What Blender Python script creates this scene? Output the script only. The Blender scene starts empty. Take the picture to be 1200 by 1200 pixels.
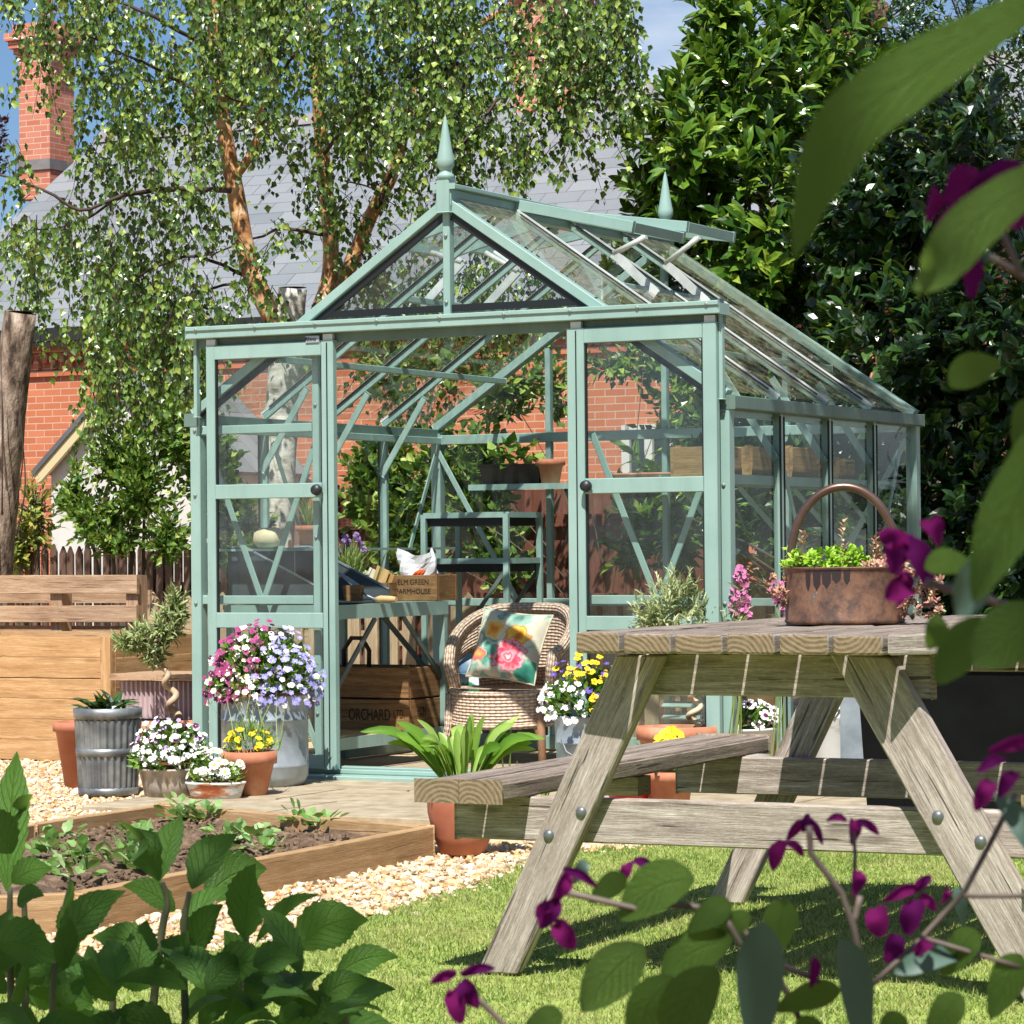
import bpy, math, random
import numpy as np
from mathutils import Vector, Matrix

RN = random.Random(11)
NR = np.random.default_rng(11)
SC = bpy.context.scene
COL = SC.collection
PI = math.pi

# ------------------------------------------------------------------ camera
F, PITCH, ROLL, CZ = 3485.0, 0.0126, -0.0091, 1.036
cP, sP, cR, sR = math.cos(PITCH), math.sin(PITCH), math.cos(ROLL), math.sin(ROLL)
FWD = Vector((0, cP, sP)); RT0 = Vector((1, 0, 0)); UP0 = Vector((0, -sP, cP))
RT = RT0*cR + UP0*sR; UPV = -RT0*sR + UP0*cR
CAM = Vector((0, 0, CZ))
def ray(px, py): return FWD + RT*((px-600)/F) + UPV*((600-py)/F)
def at(px, py, Y):
    d = ray(px, py); return CAM + d*(Y/d.y)
def gnd(px, py, z=0.0):
    d = ray(px, py); return CAM + d*((z-CZ)/d.z)
def on_plane(px, py, M, axis, val):
    Mi = M.inverted(); o = Mi @ CAM; d = Mi.to_3x3() @ ray(px, py)
    return o + d*((val-o[axis])/d[axis])

cam = bpy.data.cameras.new('camera'); camo = bpy.data.objects.new('camera', cam); COL.objects.link(camo)
mw = Matrix.Identity(4)
for i in range(3):
    mw[i][0] = RT[i]; mw[i][1] = UPV[i]; mw[i][2] = -FWD[i]; mw[i][3] = CAM[i]
camo.matrix_world = mw
cam.sensor_width = 36; cam.sensor_fit = 'HORIZONTAL'; cam.lens = F/1200*36
cam.clip_start = .05; cam.clip_end = 2000
cam.dof.use_dof = True; cam.dof.focus_distance = 12.0; cam.dof.aperture_fstop = 33
SC.camera = camo

# ------------------------------------------------------------------ materials
def lin(h):
    h = h.lstrip('#'); o = []
    for i in (0, 2, 4):
        c = int(h[i:i+2], 16)/255; o.append(c/12.92 if c <= .04045 else ((c+.055)/1.055)**2.4)
    return (*o, 1)
def C3(c): return lin(c) if isinstance(c, str) else (*c, 1) if len(c) == 3 else c
class NT:
    def __init__(s, name):
        s.m = bpy.data.materials.new(name); s.m.use_nodes = True; s.t = s.m.node_tree; s.t.nodes.clear()
        s.out = s.n('ShaderNodeOutputMaterial')
    def n(s, typ, **k):
        nd = s.t.nodes.new(typ)
        for a, b in k.items():
            if a.startswith('i_'):
                key = a[2:]; key = int(key) if key.isdigit() else key.replace('_', ' ')
                nd.inputs[key].default_value = b
            else: setattr(nd, a, b)
        return nd
    def l(s, a, b): s.t.links.new(a, b)
    def ramp(s, fac, stops):
        r = s.n('ShaderNodeValToRGB'); e = r.color_ramp.elements
        while len(e) > 1: e.remove(e[-1])
        e[0].position = stops[0][0]; e[0].color = C3(stops[0][1])
        for p, c in stops[1:]:
            q = e.new(p); q.color = C3(c)
        s.l(fac, r.inputs[0]); return r.outputs[0]
    def mix(s, fac, a, b, mode='MIX'):
        m = s.n('ShaderNodeMix', data_type='RGBA', blend_type=mode)
        for v, k in ((fac, 0), (a, 6), (b, 7)):
            if hasattr(v, 'is_output'): s.l(v, m.inputs[k])
            else: m.inputs[k].default_value = C3(v) if k else v
        return m.outputs[2]
    def math(s, op, a, b=0.0, clamp=False):
        m = s.n('ShaderNodeMath', operation=op, use_clamp=clamp)
        for v, k in ((a, 0), (b, 1)):
            if hasattr(v, 'is_output'): s.l(v, m.inputs[k])
            else: m.inputs[k].default_value = v
        return m.outputs[0]
    def coord(s, kind='Object', scale=(1, 1, 1), rot=(0, 0, 0), loc=(0, 0, 0)):
        c = s.n('ShaderNodeTexCoord'); mp = s.n('ShaderNodeMapping')
        mp.inputs['Scale'].default_value = scale; mp.inputs['Rotation'].default_value = rot; mp.inputs['Location'].default_value = loc
        s.l(c.outputs[kind], mp.inputs[0]); return mp.outputs[0]
    def noise(s, vec, scale, detail=5, rough=.55, dist=0):
        n = s.n('ShaderNodeTexNoise'); n.inputs['Scale'].default_value = scale; n.inputs['Detail'].default_value = detail
        n.inputs['Roughness'].default_value = rough; n.inputs['Distortion'].default_value = dist
        if vec is not None: s.l(vec, n.inputs['Vector'])
        return n.outputs[0]
    def bsdf(s, col, rough=.6, metal=0, spec=.5, bump=None, bd=.01, bs=.5):
        p = s.n('ShaderNodeBsdfPrincipled')
        for v, k in ((col, 'Base Color'), (rough, 'Roughness'), (metal, 'Metallic'), (spec, 'Specular IOR Level')):
            if hasattr(v, 'is_output'): s.l(v, p.inputs[k])
            else: p.inputs[k].default_value = C3(v) if k == 'Base Color' else v
        if bump is not None:
            b = s.n('ShaderNodeBump'); b.inputs['Distance'].default_value = bd; b.inputs['Strength'].default_value = bs
            s.l(bump, b.inputs['Height']); s.l(b.outputs[0], p.inputs['Normal'])
        return p.outputs[0]
    def done(s, sh): s.l(sh, s.out.inputs[0]); return s.m

def mat(name, stops, scale=6, rough=.6, metal=0, spec=.5, bump=0, bscale=None, detail=6, coord='Object', stretch=(1, 1, 1), nrough=.6, bd=.01):
    t = NT(name); v = t.coord(coord, stretch)
    if isinstance(stops, str): stops = [(0, stops), (1, stops)]
    f = t.noise(v, scale, detail, nrough)
    bm = None
    if bump: bm = t.noise(v, bscale or scale*3, 6, .6)
    return t.done(t.bsdf(t.ramp(f, stops), rough, metal, spec, bm, bd, bump))

def wood(name, dark, mid, light, crack=.5, fine=55, rough=.75, stain=None):
    """grain along U of the UV map (metres)"""
    t = NT(name)
    g1 = t.noise(t.coord('UV', (2.2, 38, 1)), 1.0, 4, .65, .6)
    g2 = t.noise(t.coord('UV', (12, fine*5, 1)), 1.0, 6, .75)
    pat = t.noise(t.coord('UV', (3, 9, 1)), 1.0, 6, .65)
    mott = t.noise(t.coord('UV', (60, 140, 1)), 1.0, 4, .7)
    crk = t.noise(t.coord('UV', (2.6, 70, 1), loc=(3, 7, 0)), 1.0, 3, .5, .3)
    cracks = t.ramp(crk, [(.33, (1, 1, 1)), (.37, (0, 0, 0))])
    kn = t.n('ShaderNodeTexVoronoi', voronoi_dimensions='2D'); kn.inputs['Scale'].default_value = 1
    t.l(t.coord('UV', (1.7, 7.5, 1)), kn.inputs['Vector'])
    knot = t.ramp(kn.outputs['Distance'], [(0, (1, 1, 1)), (.05, (.8, .8, .8)), (.09, (0, 0, 0))])
    f = t.math('ADD', t.math('MULTIPLY', g1, .45), t.math('MULTIPLY', g2, .55))
    c = t.ramp(f, [(.34, dark), (.5, mid), (.64, light)])
    c = t.mix(t.math('MULTIPLY', t.math('SUBTRACT', pat, .45, True), 2.2, True), c, stain or dark)
    c = t.mix(t.math('MULTIPLY', t.math('SUBTRACT', mott, .5, True), 1.6*crack, True), c, light)
    c = t.mix(t.math('MULTIPLY', knot, .7), c, dark)
    c = t.mix(t.math('MULTIPLY', cracks, .75*crack), c, t.mix(.7, dark, (.01, .008, .006)))
    ri = t.n('ShaderNodeNewGeometry').outputs['Random Per Island']
    c = t.mix(t.math('MULTIPLY', ri, .3), c, t.mix(.5, light, (1, 1, 1)), 'MULTIPLY')
    h = t.math('SUBTRACT', f, t.math('MULTIPLY', cracks, .8))
    return t.done(t.bsdf(c, rough, 0, .25, h, .005, crack))
def t_mid(a, b): return tuple((p*.45+q*.55) for p, q in zip(C3(a)[:3], C3(b)[:3]))
def endgrain(name, dark, light):
    t = NT(name); v = t.coord('UV')
    w = t.n('ShaderNodeTexWave', wave_type='RINGS', rings_direction='Z'); w.inputs['Scale'].default_value = 27; w.inputs['Distortion'].default_value = 3.2
    w.inputs['Detail'].default_value = 3; w.inputs['Detail Scale'].default_value = .8
    t.l(v, w.inputs['Vector'])
    n = t.noise(v, 60, 5, .7)
    f = t.math('ADD', t.math('MULTIPLY', w.outputs[1], .3), t.math('MULTIPLY', n, .7))
    return t.done(t.bsdf(t.ramp(f, [(.1, dark), (.42, t_mid(dark, light)), (.8, light)]), .9, 0, .2, f, .004, .6))
def leafmat(name, stops, rough=.42, trans=.24, tcol=None, spec=.5, veins=False, coord='UV'):
    t = NT(name); ri = t.n('ShaderNodeNewGeometry').outputs['Random Per Island']
    c = t.ramp(ri, stops); bump = None
    if veins:
        uv = t.n('ShaderNodeTexCoord').outputs['UV']; sp = t.n('ShaderNodeSeparateXYZ'); t.l(uv, sp.inputs[0])
        au = t.math('ABSOLUTE', sp.outputs[0])
        ph = t.math('SUBTRACT', t.math('MULTIPLY', sp.outputs[1], 9.0), t.math('MULTIPLY', au, 2.6))
        fr = t.math('ABSOLUTE', t.math('SUBTRACT', t.math('FRACT', ph), .5))
        vein = t.math('MAXIMUM', t.ramp(fr, [(0, (1, 1, 1)), (.09, (0, 0, 0))]), t.ramp(au, [(0, (1, 1, 1)), (.06, (0, 0, 0))]))
        c = t.mix(t.math('MULTIPLY', vein, .5), c, (.17, .28, .08))
        n = t.noise(t.coord('UV', (6, 6, 6)), 3, 4)
        c = t.mix(t.math('MULTIPLY', n, .35), c, t.mix(.5, c, (.02, .06, .04)))
        sp2 = t.noise(t.coord('UV', (3, 5, 3)), 2.2, 5, .7); c = t.mix(t.math('MULTIPLY', t.math('SUBTRACT', sp2, .66, True), 6, True), c, (.2, .17, .05))
        c = t.mix(t.math('MULTIPLY', t.noise(t.coord('Object'), 9, 2), .5), c, t.mix(.6, c, (.2, .3, .06)))
        bump = t.math('SUBTRACT', n, vein)
    p = t.bsdf(c, rough, 0, spec, bump, .006, .8)
    tr = t.n('ShaderNodeBsdfTranslucent')
    t.l(t.mix(.6, c, tcol or (.22, .35, .03)), tr.inputs[0])
    mx = t.n('ShaderNodeMixShader'); mx.inputs[0].default_value = trans
    t.l(p, mx.inputs[1]); t.l(tr.outputs[0], mx.inputs[2])
    return t.done(mx.outputs[0])

def painted(name, a, b, dirt, rough=.4):
    t = NT(name); c = t.ramp(t.noise(t.coord('Object'), 3, 4), [(.3, a), (.7, b)])
    st = t.noise(t.coord('Object', (14, 14, 1.6)), 1.0, 6, .7); sp = t.noise(t.coord('Object'), 38, 6, .75)
    f = t.math('ADD', t.math('MULTIPLY', t.math('SUBTRACT', st, .5, True), 1.6, True), t.math('MULTIPLY', t.math('SUBTRACT', sp, .6, True), 3.0, True), True)
    c = t.mix(t.math('MULTIPLY', f, .7), c, dirt)
    return t.done(t.bsdf(c, t.math('ADD', rough, t.math('MULTIPLY', f, .3)), 0, .45, sp, .001, .15))
# ------------------------------------------------------------------ objects
def link(o, parent=None):
    COL.objects.link(o)
    if parent is not None: o.parent = parent
    return o
def tag(o, label=None, cat=None, group=None, kind=None):
    if label: o['label'] = label
    if cat: o['category'] = cat
    if group: o['group'] = group
    if kind: o['kind'] = kind
    return o
def thing(name, label, cat, loc=(0, 0, 0), rz=0, group=None):
    o = bpy.data.objects.new(name, None); o.empty_display_size = .05
    o.location = loc; o.rotation_euler = (0, 0, rz); link(o)
    return tag(o, label, cat, group)
def copy_thing(src, loc, rz=None):
    c = src.copy(); COL.objects.link(c); c.location = loc
    if rz is not None: c.rotation_euler = (0, 0, rz)
    for ch in list(src.children):
        d = ch.copy(); COL.objects.link(d); d.parent = c
        for g in list(ch.children):
            e = g.copy(); COL.objects.link(e); e.parent = d
    return c

class MB:
    def __init__(s): s.v = []; s.f = []; s.uv = []; s.mi = []; s.sm = []
    def face(s, idx, uvs=None, m=0, sm=False):
        s.f.append(tuple(idx)); s.uv.append(uvs or [(0, 0)]*len(idx)); s.mi.append(m); s.sm.append(sm)
    def quad(s, a, b, c, d, m=0, uvs=None):
        i = len(s.v); s.v += [Vector(p) for p in (a, b, c, d)]
        if uvs is None:
            w = (Vector(b)-Vector(a)).length; h = (Vector(d)-Vector(a)).length; uvs = [(0, 0), (w, 0), (w, h), (0, h)]
        s.face((i, i+1, i+2, i+3), uvs, m)
    def poly(s, pts, m=0):
        i = len(s.v); s.v += [Vector(p) for p in pts]
        a = s.v[i]; e = (s.v[i+1]-a).normalized(); n = e.cross(s.v[i+2]-a).normalized(); u = n.cross(e)
        s.face(range(i, i+len(pts)), [((p-a).dot(e), (p-a).dot(u)) for p in s.v[i:]], m)
    def beam(s, p0, p1, w, h, up=(0, 0, 1), m=0, me=None, off=True):
        """box from p0 to p1; w across, h along 'up'; U of the UV map runs along it"""
        p0 = Vector(p0); p1 = Vector(p1); d = (p1-p0); L = d.length; d.normalize()
        x = d.cross(Vector(up))
        if x.length < 1e-5: x = d.cross(Vector((0, 1, 0)))
        x.normalize(); z = x.cross(d)
        i = len(s.v)
        for q in (p0, p1):
            for a, b in ((-1, -1), (1, -1), (1, 1), (-1, 1)): s.v.append(q + x*(a*w/2) + z*(b*h/2))
        ou, ov = (RN.uniform(0, 50), RN.uniform(0, 50)) if off else (0, 0)
        for k, (a, b) in enumerate(((0, 1), (1, 2), (2, 3), (3, 0))):
            t = w if k % 2 == 0 else h; vv = ov + k*.37
            s.face((i+a, i+4+a, i+4+b, i+b)[::-1], [(ou, vv), (ou+L, vv), (ou+L, vv+t), (ou, vv+t)][::-1], m)
        e = m if me is None else me
        cu, cv = RN.uniform(-w*.3, w*.3), RN.choice((-1, 1))*RN.uniform(.2, 1.6)*h
        uvq = [(-w/2+cu, -h/2+cv), (w/2+cu, -h/2+cv), (w/2+cu, h/2+cv), (-w/2+cu, h/2+cv)]
        s.face((i, i+1, i+2, i+3), uvq, e); s.face((i+7, i+6, i+5, i+4), uvq[::-1], e)
    def box(s, c, sz, m=0, rz=0):
        c = Vector(c); d = Vector((math.cos(rz), math.sin(rz), 0))*sz[0]/2
        s.beam(c-d, c+d, sz[1], sz[2], m=m)
    def prism(s, pts, ext, m=0, me=None):
        """flat outline pts pushed along ext"""
        pts = [Vector(p) for p in pts]; ext = Vector(ext); n = len(pts)
        s.poly(pts, m); s.poly([p+ext for p in pts][::-1], m)
        for k in range(n):
            a, b = pts[k], pts[(k+1) % n]; s.quad(b, a, a+ext, b+ext, m if me is None else me)
    def tube(s, pts, rad, n=8, m=0, cap=True, sm=True):
        pts = [Vector(p) for p in pts]; k = len(pts)
        if not hasattr(rad, '__len__'): rad = [rad]*k
        i = len(s.v); prev = None; acc = 0
        for j in range(k):
            d = (pts[min(j+1, k-1)]-pts[max(j-1, 0)]).normalized()
            if prev is None:
                x = d.orthogonal().normalized()
            else:
                x = (prev - d*prev.dot(d)); x = x.normalized() if x.length > 1e-6 else d.orthogonal().normalized()
            prev = x; y = d.cross(x)
            for q in range(n):
                a = 2*PI*q/n; s.v.append(pts[j] + (x*math.cos(a)+y*math.sin(a))*rad[j])
        for j in range(k-1):
            L = (pts[j+1]-pts[j]).length
            for q in range(n):
                r = (q+1) % n; per = 2*PI*max(rad)/n
                s.face((i+j*n+q, i+j*n+r, i+(j+1)*n+r, i+(j+1)*n+q),
                       [(acc, q*per), (acc, (q+1)*per), (acc+L, (q+1)*per), (acc+L, q*per)], m, sm)
            acc += L
        if cap:
            s.face(range(i+n-1, i-1, -1), None, m); s.face(range(i+(k-1)*n, i+k*n), None, m)
    def lathe(s, prof, n=36, c=(0, 0, 0), m=0, sx=1, sy=1, sm=True, flute=None):
        c = Vector(c); i = len(s.v); k = len(prof)
        for r, z in prof:
            for q in range(n):
                a = 2*PI*q/n; rr = r + (flute(a, z) if flute else 0)
                s.v.append(c + Vector((rr*math.cos(a)*sx, rr*math.sin(a)*sy, z)))
        acc = 0
        for j in range(k-1):
            L = math.hypot(prof[j+1][0]-prof[j][0], prof[j+1][1]-prof[j][1]); per = 2*PI*max(p[0] for p in prof)/n
            for q in range(n):
                r = (q+1) % n
                s.face((i+j*n+q, i+j*n+r, i+(j+1)*n+r, i+(j+1)*n+q), [(q*per, acc), ((q+1)*per, acc), ((q+1)*per, acc+L), (q*per, acc+L)], m, sm)
            acc += L
    def disc(s, r, z, n=32, c=(0, 0, 0), m=0, sx=1, sy=1):
        c = Vector(c); i = len(s.v)
        for q in range(n):
            a = 2*PI*q/n; s.v.append(c+Vector((r*math.cos(a)*sx, r*math.sin(a)*sy, z)))
        s.face(range(i, i+n), None, m)
    def grid(s, fn, nu, nv, m=0, sm=True, uvs=(1, 1), flip=False):
        i = len(s.v)
        for b in range(nv+1):
            for a in range(nu+1): s.v.append(Vector(fn(a/nu, b/nv)))
        w = nu+1
        for b in range(nv):
            for a in range(nu):
                q = (i+b*w+a, i+b*w+a+1, i+(b+1)*w+a+1, i+(b+1)*w+a)
                u = [(a/nu*uvs[0], b/nv*uvs[1]), ((a+1)/nu*uvs[0], b/nv*uvs[1]), ((a+1)/nu*uvs[0], (b+1)/nv*uvs[1]), (a/nu*uvs[0], (b+1)/nv*uvs[1])]
                s.face(q[::-1] if flip else q, u[::-1] if flip else u, m, sm)
    def build(s, name, mats, parent=None, bevel=0, solid=0, seg=1):
        me = bpy.data.meshes.new(name); me.from_pydata(s.v, [], s.f)
        uvl = me.uv_layers.new(name='UVMap'); flat = []
        for u in s.uv:
            for a in u: flat += [a[0], a[1]]
        uvl.data.foreach_set('uv', flat)
        me.polygons.foreach_set('material_index', s.mi); me.polygons.foreach_set('use_smooth', s.sm)
        for m in (mats if isinstance(mats, (list, tuple)) else [mats]): me.materials.append(m)
        me.update(); o = link(bpy.data.objects.new(name, me), parent)
        if solid:
            q = o.modifiers.new('thick', 'SOLIDIFY'); q.thickness = solid; q.offset = 0
        if bevel:
            q = o.modifiers.new('bevel', 'BEVEL'); q.width = bevel; q.segments = seg; q.limit_method = 'ANGLE'; q.angle_limit = .7
        return o

def np_mesh(name, V, T, mats, parent=None, mi=None, smooth=False, uv=None):
    me = bpy.data.meshes.new(name); n, k = T.shape
    me.vertices.add(len(V)); me.vertices.foreach_set('co', V.astype(np.float32).ravel())
    me.loops.add(n*k); me.loops.foreach_set('vertex_index', T.astype(np.int32).ravel())
    me.polygons.add(n); me.polygons.foreach_set('loop_start', np.arange(0, n*k, k, dtype=np.int32))
    for m in (mats if isinstance(mats, (list, tuple)) else [mats]): me.materials.append(m)
    if mi is not None: me.polygons.foreach_set('material_index', mi.astype(np.int32))
    me.polygons.foreach_set('use_smooth', np.full(n, smooth))
    if uv is not None:
        l = me.uv_layers.new(name='UVMap'); l.data.foreach_set('uv', uv[T.ravel()].astype(np.float32).ravel())
    me.update(calc_edges=True)
    return link(bpy.data.objects.new(name, me), parent)
def nrm(a): return a/np.maximum(np.linalg.norm(a, axis=-1, keepdims=True), 1e-9)
def frames(D, N):
    D = nrm(D); X = nrm(np.cross(D, N)); Z = np.cross(X, D); return np.stack([X, D, Z], axis=2)
def scatter(tv, tt, P, Fm, S, ti=None, im=None):
    """copies of a small template: vertices, triangles, material per triangle"""
    n = len(P); k = len(tv)
    V = np.einsum('nij,nkj->nki', Fm, tv[None]*S[:, None, :]) + P[:, None, :]
    T = tt[None] + (np.arange(n)*k)[:, None, None]
    mi = np.zeros((n, len(tt)))
    if ti is not None: mi = mi + ti[None]
    if im is not None: mi = mi + im[:, None]
    return V.reshape(-1, 3), T.reshape(-1, 3), mi.ravel()
def join(parts):
    V, T, I = [], [], []; o = 0
    for v, t, i in parts:
        V.append(v); T.append(t+o); I.append(i); o += len(v)
    return np.concatenate(V), np.concatenate(T), np.concatenate(I)
def rnd_dirs(n): return nrm(NR.normal(size=(n, 3)))
A = np.array
# leaf templates, y is the length, x the width, z the upper side
BIRCH = (A([(0, 0, 0), (0, .4, -.06), (0, 1, .02), (-.5, .34, .05), (.5, .34, .05)], float), A([(0, 4, 1), (0, 1, 3), (1, 4, 2), (1, 2, 3)]))
ROUND = (A([(0, 0, 0), (0, .5, -.05), (0, 1, 0), (-.42, .3, .06), (-.46, .68, .06), (.42, .3, .06), (.46, .68, .06)], float), A([(0, 5, 1), (0, 1, 3), (1, 5, 6), (1, 6, 2), (1, 2, 4), (1, 4, 3)]))
LONG = (A([(0, 0, 0), (0, .35, .05), (0, .72, .03), (0, 1, -.1), (-.36, .22, .1), (-.5, .58, .09), (.36, .22, .1), (.5, .58, .09), (-.22, .86, .0), (.22, .86, .0)], float),
        A([(0, 6, 1), (0, 1, 4), (1, 6, 7), (1, 7, 2), (1, 2, 5), (1, 5, 4), (2, 7, 9), (2, 9, 3), (2, 3, 8), (2, 8, 5)]))
BLADE = (A([(-.5, 0, 0), (.5, 0, 0), (.32, .55, .12), (-.32, .55, .12), (0, 1, .4)], float), A([(0, 1, 2), (0, 2, 3), (3, 2, 4)]))
def flower_tpl(n=5, inner=.12, cup=.15):
    v = [(0, 0, 0)]; t = []; ti = []
    for k in range(n):
        a = 2*PI*k/n; da = PI/n*.98
        def p(r, b, z): v.append((r*math.cos(b), r*math.sin(b), z))
        i = len(v); p(.6, a-da*1.12, cup*.5+.03*(k%2)); p(.95, a-da*.68, cup+.03*(k%2)); p(1, a, cup*.8); p(.95, a+da*.68, cup); p(.6, a+da*1.12, cup*.5)
        t += [(0, i, i+1), (0, i+1, i+2), (0, i+2, i+3), (0, i+3, i+4)]; ti += [0]*4
    i = len(v)
    for k in range(6): v.append((inner*2*math.cos(k*PI/3), inner*2*math.sin(k*PI/3), .07+cup*.3))
    v.append((0, 0, .12+cup*.3)); c = len(v)-1
    for k in range(6): t.append((c, i+k, i+(k+1) % 6)); ti.append(1)
    return A(v, float), A(t), A(ti)
FLOWER = flower_tpl(5, .075, .12)
PANSY = flower_tpl(5, .2, .1)
DAISY = flower_tpl(9, .16, .05)
def ico():
    g = (1+5**.5)/2
    v = A([(-1, g, 0), (1, g, 0), (-1, -g, 0), (1, -g, 0), (0, -1, g), (0, 1, g), (0, -1, -g), (0, 1, -g), (g, 0, -1), (g, 0, 1), (-g, 0, -1), (-g, 0, 1)], float)
    t = A([(0, 11, 5), (0, 5, 1), (0, 1, 7), (0, 7, 10), (0, 10, 11), (1, 5, 9), (5, 11, 4), (11, 10, 2), (10, 7, 6), (7, 1, 8), (3, 9, 4), (3, 4, 2), (3, 2, 6), (3, 6, 8), (3, 8, 9), (4, 9, 5), (2, 4, 11), (6, 2, 10), (8, 6, 7), (9, 8, 1)])
    return nrm(v), t
ICO = ico()
def text_mesh(name, s, size, M, m, parent, ext=.0008, spacing=1.0, ax=1.0):
    cu = bpy.data.curves.new(name, 'FONT'); cu.body = s; cu.size = size; cu.align_x = 'CENTER'; cu.align_y = 'CENTER'; cu.extrude = ext; cu.space_character = spacing
    tmp = bpy.data.objects.new(name+'_src', cu); COL.objects.link(tmp)
    dg = bpy.context.evaluated_depsgraph_get(); me = bpy.data.meshes.new_from_object(tmp.evaluated_get(dg))
    bpy.data.objects.remove(tmp); me.name = name; me.materials.clear(); me.materials.append(m)
    me.transform(M @ Matrix.Diagonal((ax, 1, 1, 1)))
    return link(bpy.data.objects.new(name, me), parent)
# ------------------------------------------------------------------ light
SUN_EL, SUN_AZ = math.radians(58), math.radians(9)       # azimuth: towards +Y, turned to +X
sd = Vector((math.sin(SUN_AZ)*math.cos(SUN_EL), math.cos(SUN_AZ)*math.cos(SUN_EL), -math.sin(SUN_EL)))
sl = bpy.data.lights.new('sun', 'SUN'); sl.energy = 5.0; sl.angle = math.radians(.5); sl.color = (1, .96, .9)
so = bpy.data.objects.new('sun', sl); COL.objects.link(so); so.rotation_euler = sd.to_track_quat('-Z', 'Y').to_euler(); so.location = (-3, -10, 20)
wd = bpy.data.worlds.new('World'); SC.world = wd; wd.use_nodes = True; wt = wd.node_tree; wt.nodes.clear()
wo = wt.nodes.new('ShaderNodeOutputWorld'); bg = wt.nodes.new('ShaderNodeBackground'); sk = wt.nodes.new('ShaderNodeTexSky')
sk.sky_type = 'NISHITA'; sk.sun_disc = False; sk.sun_elevation = SUN_EL; sk.sun_rotation = math.atan2(-sd.x, -sd.y)
sk.air_density = 1.0; sk.dust_density = .6; sk.ozone_density = 1.6
tc = wt.nodes.new('ShaderNodeTexCoord'); mp = wt.nodes.new('ShaderNodeMapping'); mp.inputs['Scale'].default_value = (3, 3, 9)
cn = wt.nodes.new('ShaderNodeTexNoise'); cn.inputs['Scale'].default_value = 1.6; cn.inputs['Detail'].default_value = 6
cr = wt.nodes.new('ShaderNodeValToRGB'); cr.color_ramp.elements[0].position = .52; cr.color_ramp.elements[1].position = .74
cm = wt.nodes.new('ShaderNodeMix'); cm.data_type = 'RGBA'; cm.inputs[7].default_value = (13, 13.4, 14, 1)
wt.links.new(tc.outputs['Generated'], mp.inputs[0]); wt.links.new(mp.outputs[0], cn.inputs[0]); wt.links.new(cn.outputs[0], cr.inputs[0])
wt.links.new(cr.outputs[0], cm.inputs[0]); tm = wt.nodes.new('ShaderNodeMix'); tm.data_type = 'RGBA'; tm.blend_type = 'MULTIPLY'; tm.inputs[0].default_value = 1; tm.inputs[7].default_value = (.85, 1.05, 1.3, 1)
wt.links.new(sk.outputs[0], tm.inputs[6]); wt.links.new(tm.outputs[2], cm.inputs[6]); wt.links.new(cm.outputs[2], bg.inputs[0])
bg.inputs[1].default_value = .055; wt.links.new(bg.outputs[0], wo.inputs[0])
vs = SC.view_settings; vs.view_transform = 'Standard'; vs.look = 'None'; vs.exposure = .62; vs.gamma = 1
cy = SC.cycles; cy.use_denoising = True; cy.max_bounces = 8; cy.transparent_max_bounces = 32; cy.diffuse_bounces = 2; cy.glossy_bounces = 3
cy.transmission_bounces = 4; cy.caustics_reflective = False; cy.caustics_refractive = False; cy.sample_clamp_indirect = 6

# ------------------------------------------------------------------ greenhouse axes
GYAW = -.4849
MG = Matrix.Translation((-1.455, 13.81, 0)) @ Matrix.Rotation(GYAW, 4, 'Z')
def gw(x, y, z=0): return MG @ Vector((x, y, z))
def gl(px, py, ly):
    p = on_plane(px, py, MG, 1, ly); return p.x, p.z
def glx(px, py, lx):
    p = on_plane(px, py, MG, 0, lx); return p.y, p.z

# ------------------------------------------------------------------ ground
M_earth = mat('earth', [(.3, '#5d4a38'), (.7, '#8a735a')], 3, .95, bump=.5)
mb = MB(); mb.quad((-300, -60, -.03), (300, -60, -.03), (300, 600, -.03), (-300, 600, -.03))
tag(mb.build('ground', M_earth), kind='structure')
M_gravelbed = mat('gravel_bed', [(.3, '#b09570'), (.5, '#d4ba92'), (.7, '#e8d6b4')], 70, .9, bump=.8, bscale=90)
mb = MB(); mb.poly([(-6, 4, -.015), (2.5, 4, -.015), (4.5, 14.0, -.015), (1.5, 18, -.015), (-8, 20, -.015)])
tag(mb.build('gravel_path', M_gravelbed), kind='structure')
LAWN = [gnd(-80, 1172), gnd(200, 1122), gnd(330, 1098), gnd(420, 1076), gnd(480, 1056), gnd(560, 1034), gnd(625, 1006), gnd(700, 992), gnd(900, 985), gnd(1300, 980), Vector((4, 4, 0)), Vector((-3, 4, 0))]
M_lawn = mat('lawn_soil', [(.3, '#75883a'), (.7, '#9bab52')], 14, .9, bump=.4)
mb = MB(); mb.poly([(p.x, p.y, -.006) for p in LAWN][::-1]); tag(mb.build('lawn', M_lawn), kind='structure')
def inside(x, y, poly):
    c = np.zeros(len(x), bool); n = len(poly)
    for i in range(n):
        a, b = poly[i], poly[(i+1) % n]
        k = ((a.y > y) != (b.y > y)) & (x < (b.x-a.x)*(y-a.y)/((b.y-a.y) or 1e-9)+a.x); c ^= k
    return c
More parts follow.
